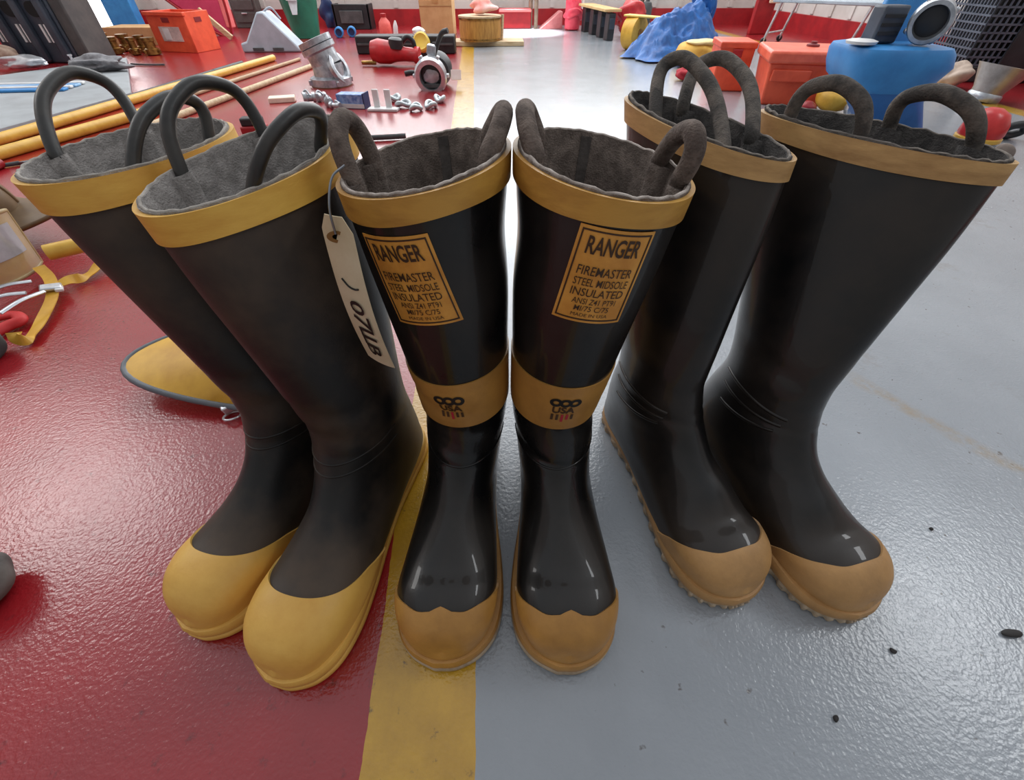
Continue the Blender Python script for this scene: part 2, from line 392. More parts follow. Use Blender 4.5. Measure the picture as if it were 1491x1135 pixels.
bD.build('black fire boot with ochre label, right one of the labelled middle pair', mC, 0, [(D(-75), D(-120), (.0100, .384, .438)), hd(bD, 1, 21, (.127, .340, .434))], capC, band=.018, seams=(D(180),))
bE.build('narrow-mouthed black fire boot with worn tan toe, right beside the labelled middle pair', mE, 0, [hd(bE, -1, 27, (.165, .510, .453)), hd(bE, 1, 27, (.209, .525, .451))], wavecap(10.7, 9.5, .0, .1), band=.016, lugs=True)
bF.build('far right black fire boot with wide flattened mouth and worn tan toe', mE, 0, [(D(-137), D(-93), (.285, .452, .443)), (D(43), D(87), (.356, .425, .441))], wavecap(10.7, 9.5, .0, .1), band=.016, lugs=True)
for b in (bA, bB):
    for dz in (0, .42): b.ridge('ankle_ridge', lambda a, dz=dz: 4.75 + dz - .25 * (a / 1.5) ** 2, -1.5, 1.5, .0014, RUB_BROWN)
for b in (bE, bF):
    for ds in (0, .22, .5): b.ridge('ankle_fold', lambda a, ds=ds: 4.35 + ds + .25 * math.sin(1.6 * (a + 1.2) + ds * 3), -2.1 + ds * .6, -.55 - ds * .4, .0022, RUB_BLUE)
for b in (bC, bD):
    b.ridge('ankle_ridge', lambda a: 5.15 - .2 * (a / 1.5) ** 2, -1.5, 1.5, .0014, RUB_BLACK)

# labels, ankle bands and emblems of the middle pair
def front_decals(b, ac, wid, s_top, s_bot, skew, ae, lefty):
    h = float(np.linalg.norm(b.P(s_top, ac) - b.P(s_bot, ac)))
    hw = wid / 2
    ra = lambda sv: (np.linalg.norm(b.P(sv, ac + .2) - b.P(sv, ac - .2)) / .4)
    def fm(u, v):
        sv = s_top + (s_bot - s_top) * (.5 - v / h)
        return sv, ac + (u + skew * (v / h)) / ra(sv)
    def rect(name, u0, u1, v0, v1, off, mat, par, nu=14, nv=10):
        V = [(u0 + (u1 - u0) * i / nu, v0 + (v1 - v0) * j / nv) for j in range(nv + 1) for i in range(nu + 1)]
        Fc = [(j * (nu + 1) + i, j * (nu + 1) + i + 1, (j + 1) * (nu + 1) + i + 1, (j + 1) * (nu + 1) + i) for j in range(nv) for i in range(nu)]
        V3 = []
        for dd in (off, off - .0006):
            for u, v in V:
                x, a = fm(u, v); V3.append(b.P(x, a) + b.Nrm(x, a) * dd)
        n = len(V); F3 = list(Fc) + [tuple(n + i for i in reversed(q)) for q in Fc]
        bd = [i for i in range(nu + 1)] + [j * (nu + 1) + nu for j in range(1, nv + 1)] + [nv * (nu + 1) + i for i in range(nu - 1, -1, -1)] + [j * (nu + 1) for j in range(nv - 1, 0, -1)]
        for i in range(len(bd)):
            p, q = bd[i], bd[(i + 1) % len(bd)]; F3.append((p, p + n, q + n, q))
        return V3, F3
    v3, f3 = rect('label', -hw, hw, -h / 2, h / 2, .0014, LABEL_M, None)
    lab = mk('label', v3, f3, LABEL_M, b.root, 30); lab['label'] = 'ochre label printed with brown lettering'
    mb = MB(); e = .0022; t = .0011
    for q in ((-hw + e, hw - e, h / 2 - e - t, h / 2 - e), (-hw + e, hw - e, -h / 2 + e, -h / 2 + e + t), (-hw + e, -hw + e + t, -h / 2 + e, h / 2 - e), (hw - e - t, hw - e, -h / 2 + e, h / 2 - e)):
        mb.add(*rect('', *q, .0019, INK, None, 10, 10))
    mb.obj('label_border', INK, lab, 0)
    rows = [('RANGER', .335, .175, .82, .02), ('FIREMASTER', .085, .095, .86, .004), ('STEEL MIDSOLE', -.035, .082, .86, .004), ('INSULATED', -.145, .088, .84, .004), ('ANSI Z41 PT91', -.245, .066, .70, .004), ('MI/75 C/75', -.328, .062, .56, .004), ('MADE IN USA', -.405, .040, .60, 0)]
    for body, vc, hh, ww, bo in rows:
        V, Fc = text_geo(body, ww * (wid - .008), hh * h, bo)
        b.decal('label_lettering', V + np.array([0, vc * h]), Fc, fm, .0022, INK, lab)
    # ankle band
    s0, s1 = b.at_z(.236, 0), b.at_z(.180, 0)
    A = list(np.linspace(-PI, PI, 96, False))
    b.shell('ankle_band', lambda a: s0, lambda a: s1, A, 8, .0014, -.001, CAP_TAN, b.root, True)
    sm = (s0 + s1) / 2; hb = .052
    ra2 = np.linalg.norm(b.P(sm, ae + .2) - b.P(sm, ae - .2)) / .4
    fe = lambda u, v: (sm + (s1 - s0) * (-v / hb), ae + u / ra2)
    em = None
    rings_v, rings_f = [], []
    base = MB()
    for cx_ in (-.0085, 0, .0085):
        n = 20; k = len(rings_v)
        for i in range(n):
            a = 2 * PI * i / n; rings_v += [(cx_ + .0026 * math.cos(a), .0085 + .0022 * math.sin(a)), (cx_ + .0056 * math.cos(a), .0085 + .0050 * math.sin(a))]
        rings_f += [(k + 2 * i, k + 2 * i + 1, k + 2 * ((i + 1) % n) + 1, k + 2 * ((i + 1) % n)) for i in range(n)]
    em = b.decal('emblem', np.array(rings_v), rings_f, fe, .0021, INK_BLACK, b.root); em['label'] = 'printed emblem of black rings over small letters and stripes'
    V, Fc = text_geo('USA', .021, .0078, .03)
    b.decal('emblem_lettering', V + np.array([0, -.0005]), Fc, fe, .0022, INK, em)
    for i in range(5):
        u0 = -.0095 + i * .0047; V = np.array([(u0 - .0012, -.0125 - (.002 if i == 2 else 0)), (u0 + .0012, -.0125 - (.002 if i == 2 else 0)), (u0 + .0012, -.006), (u0 - .0012, -.006)])
        b.decal('emblem_stripe', V, [(0, 1, 2, 3)], fe, .0021, INK_RED if i in (2, 3) and lefty else (INK_RED if i == 2 else INK), em)
front_decals(bC, D(-7), .055, bC.at_z(.375, 0), bC.at_z(.302, 0), -.011, D(-4), False)
front_decals(bD, D(-1), .055, bD.at_z(.381, 0), bD.at_z(.307, 0), .0055, D(0), True)
#TAG
TAG_M = M('manila_tag', (206, 192, 162), (190, 172, 138), rough=.8, scale=18)
tg = thing('paper_tag', 'cream paper tag with handwritten number hanging at left of labelled boot', 'tag', (-.1175, .288, .394))
def tagpt(u, v):
    """u across -.5..5, v down 0..1"""
    L = .128; w = .025
    bow = .010 * math.sin(PI * min(1, v * 1.0)) 
    return np.array([u * w * .96 + .004 * v, -.004 - bow - .010 * u + .002 * (2 * u) ** 2 - .006, -v * L - u * .006 * v])
nu, nv = 8, 26; V = []; Fc = []
for off in (0, .0007):
    for j in range(nv + 1):
        for i in range(nu + 1):
            u = i / nu - .5; v = j / nv
            if v < .08: u *= .55 + .45 * v / .08
            p = tagpt(u, v); p[1] += off; V.append(p)
n1 = (nu + 1) * (nv + 1)
for j in range(nv):
    for i in range(nu):
        a = j * (nu + 1) + i; Fc += [(a, a + nu + 1, a + nu + 2, a + 1), (n1 + a, n1 + a + 1, n1 + a + nu + 2, n1 + a + nu + 1)]
for j in range(nv):
    for a in (j * (nu + 1), j * (nu + 1) + nu): Fc.append((a, a + nu + 1, n1 + a + nu + 1, n1 + a))
for i in range(nu):
    for a in (i, nv * (nu + 1) + i): Fc.append((a, a + 1, n1 + a + 1, n1 + a))
mk('tag_card', V, Fc, TAG_M, tg, 40)
def tag_text(body, v0, w, h, name='tag_lettering', u0=0., bold=.012):
    T, F2 = text_geo(body, w, h, bold)
    # reads downwards: text x runs down the tag, text y runs to the right
    P = []
    for x, y in T:
        p = tagpt(u0 + y / .033, v0 + (x + .10 * y) / .128); p[1] -= .0012; P.append(p)
    return mk(name, P, F2, INK_BLACK, tg, 0)
x0 = .53
for ch, v0, w, h, u0 in (('0', .50, .012, .014, .02), ('7', .605, .014, .017, .04), ('L', .70, .011, .016, .05), ('L', .765, .011, .016, .05), ('B', .85, .014, .014, .04)):
    tag_text(ch, v0, w, h, u0=u0)
pp = [tagpt(u, v) + np.array([0, -.0006, 0]) for u, v in ((-.22, .33), (-.05, .365), (.12, .375), (.26, .37))]
MB().tube(pp, .0007, 6, 5).obj('tag_pen_stroke', INK_BLACK, tg)
MB().lathe([(.0042, 0), (.0042, .0006), (.002, .0007), (.002, 0)], tagpt(0, .10) + np.array([0, .0002, 0]), (0, -1, 0), 20, sy=1.7).obj('tag_eyelet', M('tag_eyelet_brown', (120, 86, 40), rough=.6), tg)
MB().tube([tagpt(0, .08) + np.array([0, -.002, 0]), tagpt(0, .0) + np.array([0, -.001, .006]), np.array([.0, .006, .018]), np.array([.006, .018, .022])], .0008, 6).obj('tag_wire', M('tag_wire_steel', (120, 124, 130), rough=.3, metal=1), tg)
#FLOOR
def floor_material():
    m = bpy.data.materials.new('painted_epoxy_floor'); m.use_nodes = True; nt = m.node_tree; L = nt.links.new; N = nt.nodes.new
    b = nt.nodes['Principled BSDF']
    tc = N('ShaderNodeTexCoord'); sep = N('ShaderNodeSeparateXYZ'); L(tc.outputs['Object'], sep.inputs[0])
    def math_(op, a, c, clamp=False):
        n = N('ShaderNodeMath'); n.operation = op; n.use_clamp = clamp
        for i, x in enumerate((a, c)):
            if isinstance(x, (int, float)): n.inputs[i].default_value = x
            else: L(x, n.inputs[i])
        return n.outputs[0]
    def noise(sc, det=4, ro=.6, vec=None):
        n = N('ShaderNodeTexNoise'); n.inputs['Scale'].default_value = sc; n.inputs['Detail'].default_value = det; n.inputs['Roughness'].default_value = ro
        L(vec or tc.outputs['Object'], n.inputs['Vector']); return n.outputs['Fac']
    def mixc(f, c1, c2):
        n = N('ShaderNodeMix'); n.data_type = 'RGBA'
        if isinstance(f, (int, float)): n.inputs[0].default_value = f
        else: L(f, n.inputs[0])
        for i, c in ((6, c1), (7, c2)):
            if isinstance(c, tuple): n.inputs[i].default_value = c
            else: L(c, n.inputs[i])
        return n.outputs[2]
    def rmp(x, a, c):
        n = N('ShaderNodeMapRange'); n.clamp = True; n.inputs['From Min'].default_value = a; n.inputs['From Max'].default_value = c; L(x, n.inputs['Value']); return n.outputs[0]
    wob = math_('MULTIPLY', math_('SUBTRACT', noise(9, 5), .5), .012)
    xp = math_('ADD', math_('ADD', sep.outputs['X'], math_('MULTIPLY', sep.outputs['Y'], .0638)), wob)
    red = mixc(rmp(noise(3.0), .35, .7), lin((158, 26, 34)), lin((134, 21, 29)))
    red = mixc(rmp(noise(46, 6, .7), .60, .74), red, lin((96, 16, 22)))
    grey = mixc(rmp(noise(2.2, 6), .35, .7), lin((138, 144, 151)), lin((156, 162, 169)))
    st = noise(5.5, 8, .7)
    grey = mixc(rmp(st, .60, .80), grey, lin((128, 122, 118)))
    grey = mixc(rmp(noise(70, 3, .5), .70, .76), grey, lin((96, 92, 92)))
    grey = mixc(math_('MULTIPLY', rmp(noise(230, 2, .5), .70, .78), rmp(noise(3.3, 3), .40, .62)), grey, lin((92, 82, 76)))
    yel = mixc(rmp(noise(14, 6, .7), .4, .75), lin((196, 152, 40)), lin((168, 126, 34)))
    yel = mixc(rmp(noise(60, 4, .7), .62, .72), yel, lin((110, 84, 40)))
    is_l = math_('GREATER_THAN', xp, -.133); is_g = math_('GREATER_THAN', xp, -.031); is_r = math_('GREATER_THAN', xp, 2.60); is_rr = math_('GREATER_THAN', xp, 2.71)
    c = mixc(is_l, red, yel); c = mixc(is_g, c, grey); c = mixc(is_r, c, yel); c = mixc(is_rr, c, red)
    # filled crack wandering across the grey bay
    p1, p2 = G(1240, 548), G(1500, 692); dd = (p2 - p1)[:2]; ln_ = float(np.linalg.norm(dd)); dd /= ln_
    ax_ = math_('ADD', math_('MULTIPLY', sep.outputs['X'], float(dd[0])), math_('MULTIPLY', sep.outputs['Y'], float(dd[1])))
    tt = math_('SUBTRACT', ax_, float(p1[:2] @ dd))
    nx_ = math_('ADD', math_('MULTIPLY', sep.outputs['X'], float(-dd[1])), math_('MULTIPLY', sep.outputs['Y'], float(dd[0])))
    off = math_('SUBTRACT', nx_, float(-p1[0] * dd[1] + p1[1] * dd[0]))
    off = math_('ABSOLUTE', math_('ADD', off, math_('MULTIPLY', math_('SUBTRACT', noise(5, 3), .5), .07)), 0)
    band_ = math_('SUBTRACT', 1.0, rmp(off, .006, .020)); ends = math_('MULTIPLY', rmp(tt, -.02, .03), math_('SUBTRACT', 1.0, rmp(tt, ln_ + .5, ln_ + .8)))
    msk = math_('MULTIPLY', math_('MULTIPLY', band_, ends), rmp(noise(40, 5, .7), .34, .62))
    c = mixc(math_('MULTIPLY', msk, .75), c, lin((146, 132, 112)))
    L(c, b.inputs['Base Color'])
    rr = N('ShaderNodeMapRange'); rr.inputs['To Min'].default_value = .17; rr.inputs['To Max'].default_value = .32; L(noise(4, 6), rr.inputs['Value']); L(rr.outputs[0], b.inputs['Roughness'])
    b.inputs['Specular IOR Level'].default_value = .6; b.inputs['Coat Weight'].default_value = .6; b.inputs['Coat Roughness'].default_value = .19; b.inputs['Coat IOR'].default_value = 1.5
    bp = N('ShaderNodeBump'); bp.inputs['Strength'].default_value = .34; bp.inputs['Distance'].default_value = .003
    hsum = math_('ADD', math_('MULTIPLY', noise(240, 2, .5), .6), math_('MULTIPLY', noise(110, 2), .5))
    L(hsum, bp.inputs['Height']); L(bp.outputs['Normal'], b.inputs['Normal'])
    b2 = N('ShaderNodeBump'); b2.inputs['Strength'].default_value = .24; b2.inputs['Distance'].default_value = .003; L(hsum, b2.inputs['Height']); L(b2.outputs['Normal'], b.inputs['Coat Normal'])
    return m
def struct(o): o['kind'] = 'structure'; return o
fl = struct(mk('floor', [(-5.5, -3, 0), (5.5, -3, 0), (5.5, 9, 0), (-5.5, 9, 0)], [(0, 1, 2, 3)], floor_material(), None, 0))
#BACKGROUND
RED = M('red_paint', (168, 34, 40), (142, 26, 34), rough=.4, scale=8)
WALL_W = M('white_panel_wall', (206, 204, 200), (190, 187, 182), rough=.6, scale=3)
STEEL = M('cast_aluminium', (190, 194, 200), (150, 154, 160), rough=.34, rough2=.5, metal=.8, scale=22)
CHROME = M('bright_metal', (222, 225, 230), (190, 194, 200), rough=.28, metal=.75, scale=22)
BLACKP = M('black_plastic', (30, 32, 36), (44, 46, 50), rough=.45, scale=12)
BLUEGR = M('blue_black_plastic', (50, 58, 70), (64, 72, 84), rough=.4, scale=9)
ORANGE = M('orange_plastic', (236, 96, 62), (214, 78, 50), rough=.45, scale=9)
BLUEP = M('blue_plastic', (56, 138, 204), (46, 122, 188), rough=.4, scale=9)
TARP = M('blue_tarpaulin', (36, 104, 180), (24, 76, 144), rough=.42, scale=16, bump=.4, bscale=60)
YELP = M('yellow_plastic', (222, 172, 60), (200, 148, 46), rough=.45, scale=14)
CARD = M('brown_cardboard', (196, 158, 112), (182, 142, 96), rough=.85, scale=9)
WOOD = M('pale_wood', (206, 184, 150), (178, 150, 112), rough=.6, scale=9, stretch=(1, 8, 8))
WOODB = M('orange_brown_wood', (188, 138, 66), (158, 110, 48), rough=.55, scale=9, stretch=(8, 8, 1))
POLEY = M('yellow_fibreglass', (222, 178, 74), (206, 156, 54), rough=.35, scale=20)
GREYB = M('grey_sheet', (160, 166, 170), (146, 150, 154), rough=.55, scale=6)
WHITEP = M('white_plastic', (226, 226, 226), (208, 208, 210), rough=.4, scale=9)
PALEGREY = M('pale_grey_plastic', (176, 188, 200), (160, 172, 184), rough=.5, scale=9)
DGREY = M('dark_grey_rubber', (66, 68, 70), (84, 86, 88), rough=.6, scale=14)
BRASS = M('tarnished_brass', (168, 132, 74), (112, 84, 46), rough=.4, metal=.9, scale=30)
GREEN = M('green_plastic', (38, 128, 104), (30, 108, 88), rough=.4, scale=7)
MAGENTA = M('magenta_red_vinyl', (212, 72, 112), (196, 56, 96), rough=.45, scale=5)
NAVY = M('dark_blue_plastic', (34, 58, 104), (26, 44, 84), rough=.45, scale=12)
# --- walls of the hall, red below and white above
def wall(name, p0, p1, h=3.4, band=.15, t=.12):
    p0 = np.array([p0[0], p0[1], 0.]); p1 = np.array([p1[0], p1[1], 0.]); d = p1 - p0; l = np.linalg.norm(d); d /= l; n = np.array([-d[1], d[0], 0])
    ang = math.atan2(d[1], d[0]); c = (p0 + p1) / 2 + n * t / 2
    mb = MB(); mb.box(c + [0, 0, band + (h - band) / 2], (l, t, h - band), (0, 0, ang))
    k = int(l / .30)
    for i in range(k):   # pressed ribs of the wall sheeting
        q = p0 + d * (i + .5) * l / k - n * .006
        mb.box(q + [0, 0, band + (h - band) / 2], (.05, .014, h - band - .02), (0, 0, ang))
    o = struct(mb.obj(name, WALL_W, None, 30))
    b = struct(MB().box(c - n * .02 + [0, 0, band / 2], (l, t + .04, band), (0, 0, ang)).obj('baseboard_' + name.split('_')[1], RED, None, 30))
wall('wall_back', (-4.6, 6.62), (3.4, 6.95))
wall('wall_right', (2.98, 7.2), (3.72, -1.5))
wall('wall_left', (-3.85, -1.5), (-4.35, 7.2))
# lit doorway in the left corner
dw = G(137, 62)
DAY = bpy.data.materials.new('daylight_pane'); DAY.use_nodes = True
_b = DAY.node_tree.nodes['Principled BSDF']; _b.inputs['Base Color'].default_value = (.9, .9, .9, 1); _b.inputs['Emission Color'].default_value = (1, .98, .97, 1); _b.inputs['Emission Strength'].default_value = 2.0
LG = {}
def at(u, v): p = G(u, v); p[2] = 0; return p
# --- black ribbed case, top left
p = at(66, 92); s_ = px(66, 92)
t = thing('equipment_case', 'tall ribbed blue-black plastic case with slotted front, back left', 'case', p, D(-6))
W_ = 108 * s_; Hh = .62
MB().box((0, .16, Hh / 2), (W_, .30, Hh)).obj('case_body', BLUEGR, t, bevel=.012)
MB().box((W_ / 2 + .05, .14, Hh / 2), (.10, .24, Hh)).obj('side_body', M('charcoal_plastic', (70, 68, 68), (84, 80, 78), rough=.6), t, bevel=.012)
for i in range(3):
    x = -W_ / 2 + W_ * (i + .5) / 3
    MB().box((x + .045, -.008, Hh / 2), (.055, .045, Hh - .02)).obj('rib', BLUEGR, t, bevel=.012)
    for z in (.30, .56):
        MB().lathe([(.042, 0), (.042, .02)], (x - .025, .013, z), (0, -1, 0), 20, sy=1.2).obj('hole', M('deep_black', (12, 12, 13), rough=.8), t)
    for z in (.17, .43):
        for dx in (-.045, -.012): MB().box((x + dx, .008, z), (.016, .014, .10)).obj('slot', WHITEP, t)
# --- grey sheet with bits on it
q = [at(-70, 125), at(186, 88), at(193, 140), at(-60, 212)]
c0 = sum(q) / 4; t = MB()
t.loft([[a - c0 + [0, 0, z] for a in q] for z in (0, .018)]); o = t.obj('metal_sheet', GREYB, None, 30, .003, c0)
tag(o, 'flat grey metal sheet lying on the floor, far left', 'sheet')
def on(u, v, z): return G(u, v, z)
c = on(48, 128, .019); k = px(48, 128)
t = thing('plastic_sleeve', 'flat blue and clear striped plastic sleeve on the grey sheet', 'packaging', c, D(8))
for i, (dy, w2, m_) in enumerate(((-.10, .05, BLUEP), (-.04, .03, WHITEP), (.02, .06, M('pale_blue_plastic', (120, 168, 214), (150, 186, 220), rough=.3)), (.08, .03, WHITEP))):
    MB().box((0, dy, .006 + .002 * (i % 2)), (.46, w2, .012)).obj('stripe', m_, t, bevel=.004)
c = on(42, 100, .019); MBx = MB().blob((0, 0, .035), (.30, .14, .07), .25, 4, 36, 20, 3, .001)
o = MBx.obj('foil_pouch', CHROME, None, 60, 0, c); tag(o, 'shiny crumpled silver foil pouch in front of the ribbed case', 'pouch')
c = on(12, 92, .019); o = MB().blob((0, 0, .05), (.20, .16, .12), .4, 3, 36, 20, 8, .001).obj('work_glove', M('tan_leather', (178, 156, 140), (140, 112, 96), rough=.8), None, 60, 0, c); tag(o, 'crumpled pale tan leather work glove at far left edge', 'glove')
c = on(150, 103, .019); o = MB().blob((0, 0, .035), (.36, .16, .09), .35, 4, 44, 24, 5, .001).obj('grey_cloth', M('grey_canvas', (138, 138, 142), (108, 108, 112), rough=.9, scale=30), None, 60, 0, c); tag(o, 'crumpled grey cloth at far end of the grey metal sheet', 'cloth')
c = on(108, 92, .03); o = MB().lathe([(.022, 0), (.03, .006), (.03, .024), (.02, .03), (.008, .03), (.008, .05), (.014, .052), (.014, .06)], (0, 0, 0), (0, 0, 1), 24).obj('metal_stub', CHROME, None, 40, 0, c - [0, 0, .011]); tag(o, 'small bright metal stub at the foot of the ribbed case', 'stub')
# --- poles on the red floor
def pole(name, label, u0, v0, u1, v1, r, mat, grp=None, tip=None, z=None):
    z = r if z is None else z
    a, b_ = G(u0, v0, z), G(u1, v1, z); c = (a + b_) / 2; c[2] = 0
    t = thing(name, label, 'pole', c, 0, grp)
    MB().cyl(a - c, b_ - c, r, r, 18).obj('shaft', mat, t, 50)
    d = (b_ - a) / np.linalg.norm(b_ - a)
    if tip: MB().cyl(b_ - c - d * tip[0], b_ - c + d * .004, r * 1.12, r * 1.12, 18).obj('end_sleeve', tip[1], t, 50)
    return t
g = 'poles laid on the red floor'
pole('pike_pole', 'long dark pole with black sleeve end, farthest of the poles on the floor', -30, 208, 352, 92, .013, DGREY, g, (.35, BLACKP))
pole('pike_pole', 'long yellow fibreglass pole lying next to the dark pole', -40, 214, 398, 84, .020, POLEY, g)
pole('pike_pole', 'thicker yellow fibreglass pole ending behind the far left boot', -60, 240, 255, 151, .020, POLEY, g)
pole('wooden_pole', 'pale whitish wooden pole, nearest of the poles laid behind the left boots', 84, 233, 470, 90, .014, WOOD, g)
pole('wooden_pole', 'thin beige wooden pole between the yellow and whitish poles', 120, 190, 436, 86, .010, M('beige_wood', (186, 160, 128), (170, 140, 108), rough=.6, stretch=(8, 1, 8)), g)
# blade head and red grip, far left
c = at(68, 237); t = thing('pry_blade', 'flat dark steel blade lying left of the far left boot', 'tool', c, D(20))
MB().loft([[np.array([x, y, z]) for x, y in ((-.075, -.010), (-.02, -.022), (.07, -.016), (.075, .012), (-.02, .02))] for z in (.002, .014)]).obj('blade', M('worn_steel', (120, 124, 130), (70, 72, 76), rough=.4, metal=.9), t, 30, .002)
MB().cyl((-.075, 0, .008), (-.13, -.018, .008), .007, .006, 12).obj('tang', DGREY, t)
pole('red_rod', 'short red rubber rod poking in at the far left edge', -90, 274, 0, 237, .016, RED)
# --- helmets on the left
def helmet(name, label, loc, rz, brim_m, dome_m, trim_m, tilt, visor=None, a=.115, b=.092, tail=.075):
    t = thing(name, label, 'helmet', loc, 0, 'fire helmets', rot=(tilt[0], tilt[1], rz))
    n = 56; R0, R1 = [], []
    def edge(th, e=0.):
        x = math.cos(th); r = np.array([(a + .03 + e) * x + (tail * max(0, -x) ** 2.2 * -1), (b + .028 + e) * math.sin(th) * (1 - .15 * max(0, -x)), .0])
        r[2] = -.018 * abs(math.sin(th)) ** 2 + .0 * x
        return r
    TT = np.linspace(0, 2 * PI, n, False)
    inner = lambda th, z, k: np.array([a * k * math.cos(th), b * k * math.sin(th), z])
    MB().loft([[edge(x, 0) + [0, 0, -.003] for x in TT], [edge(x, 0) + [0, 0, .003] for x in TT], [inner(x, .012, 1.) for x in TT], [inner(x, .004, .97) for x in TT]], (False, False)).obj('brim', brim_m, t, 50)
    MB().tube([edge(x) for x in TT], .0055, 10, 1, closed=True).obj('brim_trim', trim_m, t, 60)
    rings = [[inner(x, .010 + .115 * math.sin(q), math.cos(q) ** .75 if q < 1.56 else .02) for x in TT] for q in np.linspace(0, PI / 2, 16)]
    MB().loft(rings, (False, True)).obj('dome', dome_m, t, 50)
    for i in range(6):
        th = i * PI / 3 + .3
        pts = [inner(th, .010 + .117 * math.sin(q), max(.02, math.cos(q) ** .75) * 1.0) for q in np.linspace(.05, PI / 2, 12)]
        MB().tube(pts, .004, 8, 1).obj('rib', dome_m, t, 60)
    return t, edge
hc = G(352, 538); 
t, ed = helmet('fire_helmet', 'yellow fire helmet with grey brim trim, behind the far left boot', (hc[0] + .096, hc[1] + .0, .058), D(8), YELP, YELP, M('grey_edge_trim', (92, 98, 106), (110, 116, 122), rough=.45), (D(11), D(-3)), tail=.11)
for o in t.children:
    pass
e0 = ed(PI * 1.36)
MB().box(e0 + [0, .003, -.004], (.022, .018, .014), (0, 0, .5)).obj('ring_clip', CHROME, t, 30, .002)
MB().tube([e0 + np.array([.013 * math.cos(q) + .004, -.011 + .013 * math.sin(q) * .9, -.013 - .006 * math.sin(q)]) for q in np.linspace(0, 2 * PI, 20, False)], .0018, 8, 1, closed=True).obj('hanging_ring', CHROME, t, 60)
h2 = G(-62, 385)
t, ed = helmet('fire_helmet', 'brown helmet with clear face shield at far left edge', (h2[0], h2[1] + .10, .07), D(-170), M('brown_helmet', (112, 88, 58), (86, 64, 42), rough=.45, scale=9), M('brown_helmet', (1, 1, 1)), M('brown_trim', (96, 70, 40), (80, 58, 34), rough=.5), (D(-6), D(2)), tail=.06)
# curved face shield hinged at the helmet front
n, mm = 26, 12; V = []; Fc = []
for off in (0, -.003):
    for j in range(mm + 1):
        for i in range(n + 1):
            th = -1.15 + 2.3 * i / n; z = .03 - .125 * j / mm; r = .150 - .012 * (j / mm)
            wv = 1 - .10 * (2 * i / n - 1) ** 4
            V.append(((r - off) * math.cos(th) * 1.02, (r - off) * math.sin(th) * .92, z * wv))
q = (n + 1) * (mm + 1)
for j in range(mm):
    for i in range(n):
        a = j * (n + 1) + i; Fc += [(a, a + 1, a + n + 2, a + n + 1), (q + a, q + a + n + 1, q + a + n + 2, q + a + 1)]
for j in range(mm):
    for a in (j * (n + 1), j * (n + 1) + n): Fc.append((a, a + n + 1, q + a + n + 1, q + a))
for i in range(n):
    for a in (i, mm * (n + 1) + i): Fc.append((a, a + 1, q + a + 1, q + a))
vp = G(-30, 408)
vs_ = thing('face_shield', 'clear amber-tinted curved face shield leaning at the far left edge', 'visor', (vp[0] - .005, vp[1] + .005, .100), 0, rot=(D(0), D(-8), D(-42)))
mk('shield_pane', V, Fc, M('amber_clear_plastic', (196, 172, 124), (176, 150, 104), rough=.12, alpha=.62, coat=.3), vs_, 40)
wi = []; wf = []  # grey patch over the pane: a reflection drawn as coloured surface
for j in range(2, 9):
    for i in range(11, 25): p_ = np.array(V[j * (n + 1) + i]); wi.append(p_ * [1.028, 1.028, 1])
for j in range(6):
    for i in range(13): k_ = j * 14 + i; wf.append((k_, k_ + 1, k_ + 15, k_ + 14))
mk('shield_reflection', wi, wf, M('grey_reflection', (150, 152, 158), (176, 178, 186), rough=.1, coat=.4), vs_, 40)
eg = [V[i] for i in range(n + 1)] + [V[j * (n + 1) + n] for j in range(1, mm + 1)] + [V[mm * (n + 1) + i] for i in range(n - 1, -1, -1)] + [V[j * (n + 1)] for j in range(mm - 1, 0, -1)]
MB().tube(eg, .0045, 8, 1, closed=True).obj('shield_edge', M('tan_edge_trim', (168, 148, 106), (150, 128, 86), rough=.5), vs_, 60)
pole('yellow_bar', 'thick yellow tube bar between the face shield and far left boot', 68, 368, 190, 340, .017, POLEY, None, None, .05)
# strap with buckle
def ribbon(mb, pts, w, th=.0018, ups=None, sub=8):
    P = spline([np.array(x, float) for x in pts], sub); m = len(P); U = spline([np.array(x, float) for x in ups], sub) if ups else None
    rings = []
    for i in range(m):
        tt = P[min(i + 1, m - 1)] - P[max(i - 1, 0)]; tt /= np.linalg.norm(tt)
        u = U[i] if U else np.array([0, 0, 1.]); sd = np.cross(tt, u); sd /= np.linalg.norm(sd); nn = np.cross(sd, tt)
        rings.append([P[i] + sd * w / 2 + nn * th / 2, P[i] - sd * w / 2 + nn * th / 2, P[i] - sd * w / 2 - nn * th / 2, P[i] + sd * w / 2 - nn * th / 2])
    return mb.loft(rings)
sp = at(70, 430); t = thing('chin_strap', 'yellow webbing strap with silver buckle below the face shield', 'strap', sp)
L_ = lambda u, v, z: G(u, v, z) - sp
ribbon(MB(), [L_(56, 388, .03), L_(72, 405, .022), L_(76, 430, .016), L_(62, 462, .012), L_(50, 482, .010), L_(36, 494, .014), L_(22, 492, .018), L_(20, 484, .024)], .022, ups=[(0, 0, 1)] * 4 + [(0, -.4, .8), (.3, -.9, .3), (0, -.8, .6), (0, .4, 1)]).obj('webbing', YELP, t, 40)
ribbon(MB(), [L_(78, 418, .014), L_(98, 408, .02), L_(118, 404, .014), L_(134, 396, .012), L_(150, 380, .016), L_(185, 366, .006)], .020, ups=[(0, 0, 1), (0, -.7, .7), (0, -.9, .3), (0, -.2, 1), (.3, .3, .9), (0, 0, 1)]).obj('webbing', YELP, t, 40)
MB().box(L_(74, 418, .024), (.036, .026, .008), (0, .2, .7)).obj('buckle', CHROME, t, 30, .003)
MB().box(L_(86, 420, .020), (.014, .022, .007), (0, .2, .7)).obj('buckle_tongue', WHITEP, t, 30, .002)
sp = at(20, 445); t = thing('metal_clip', 'open silver metal clip with two arms at far left', 'clip', sp)
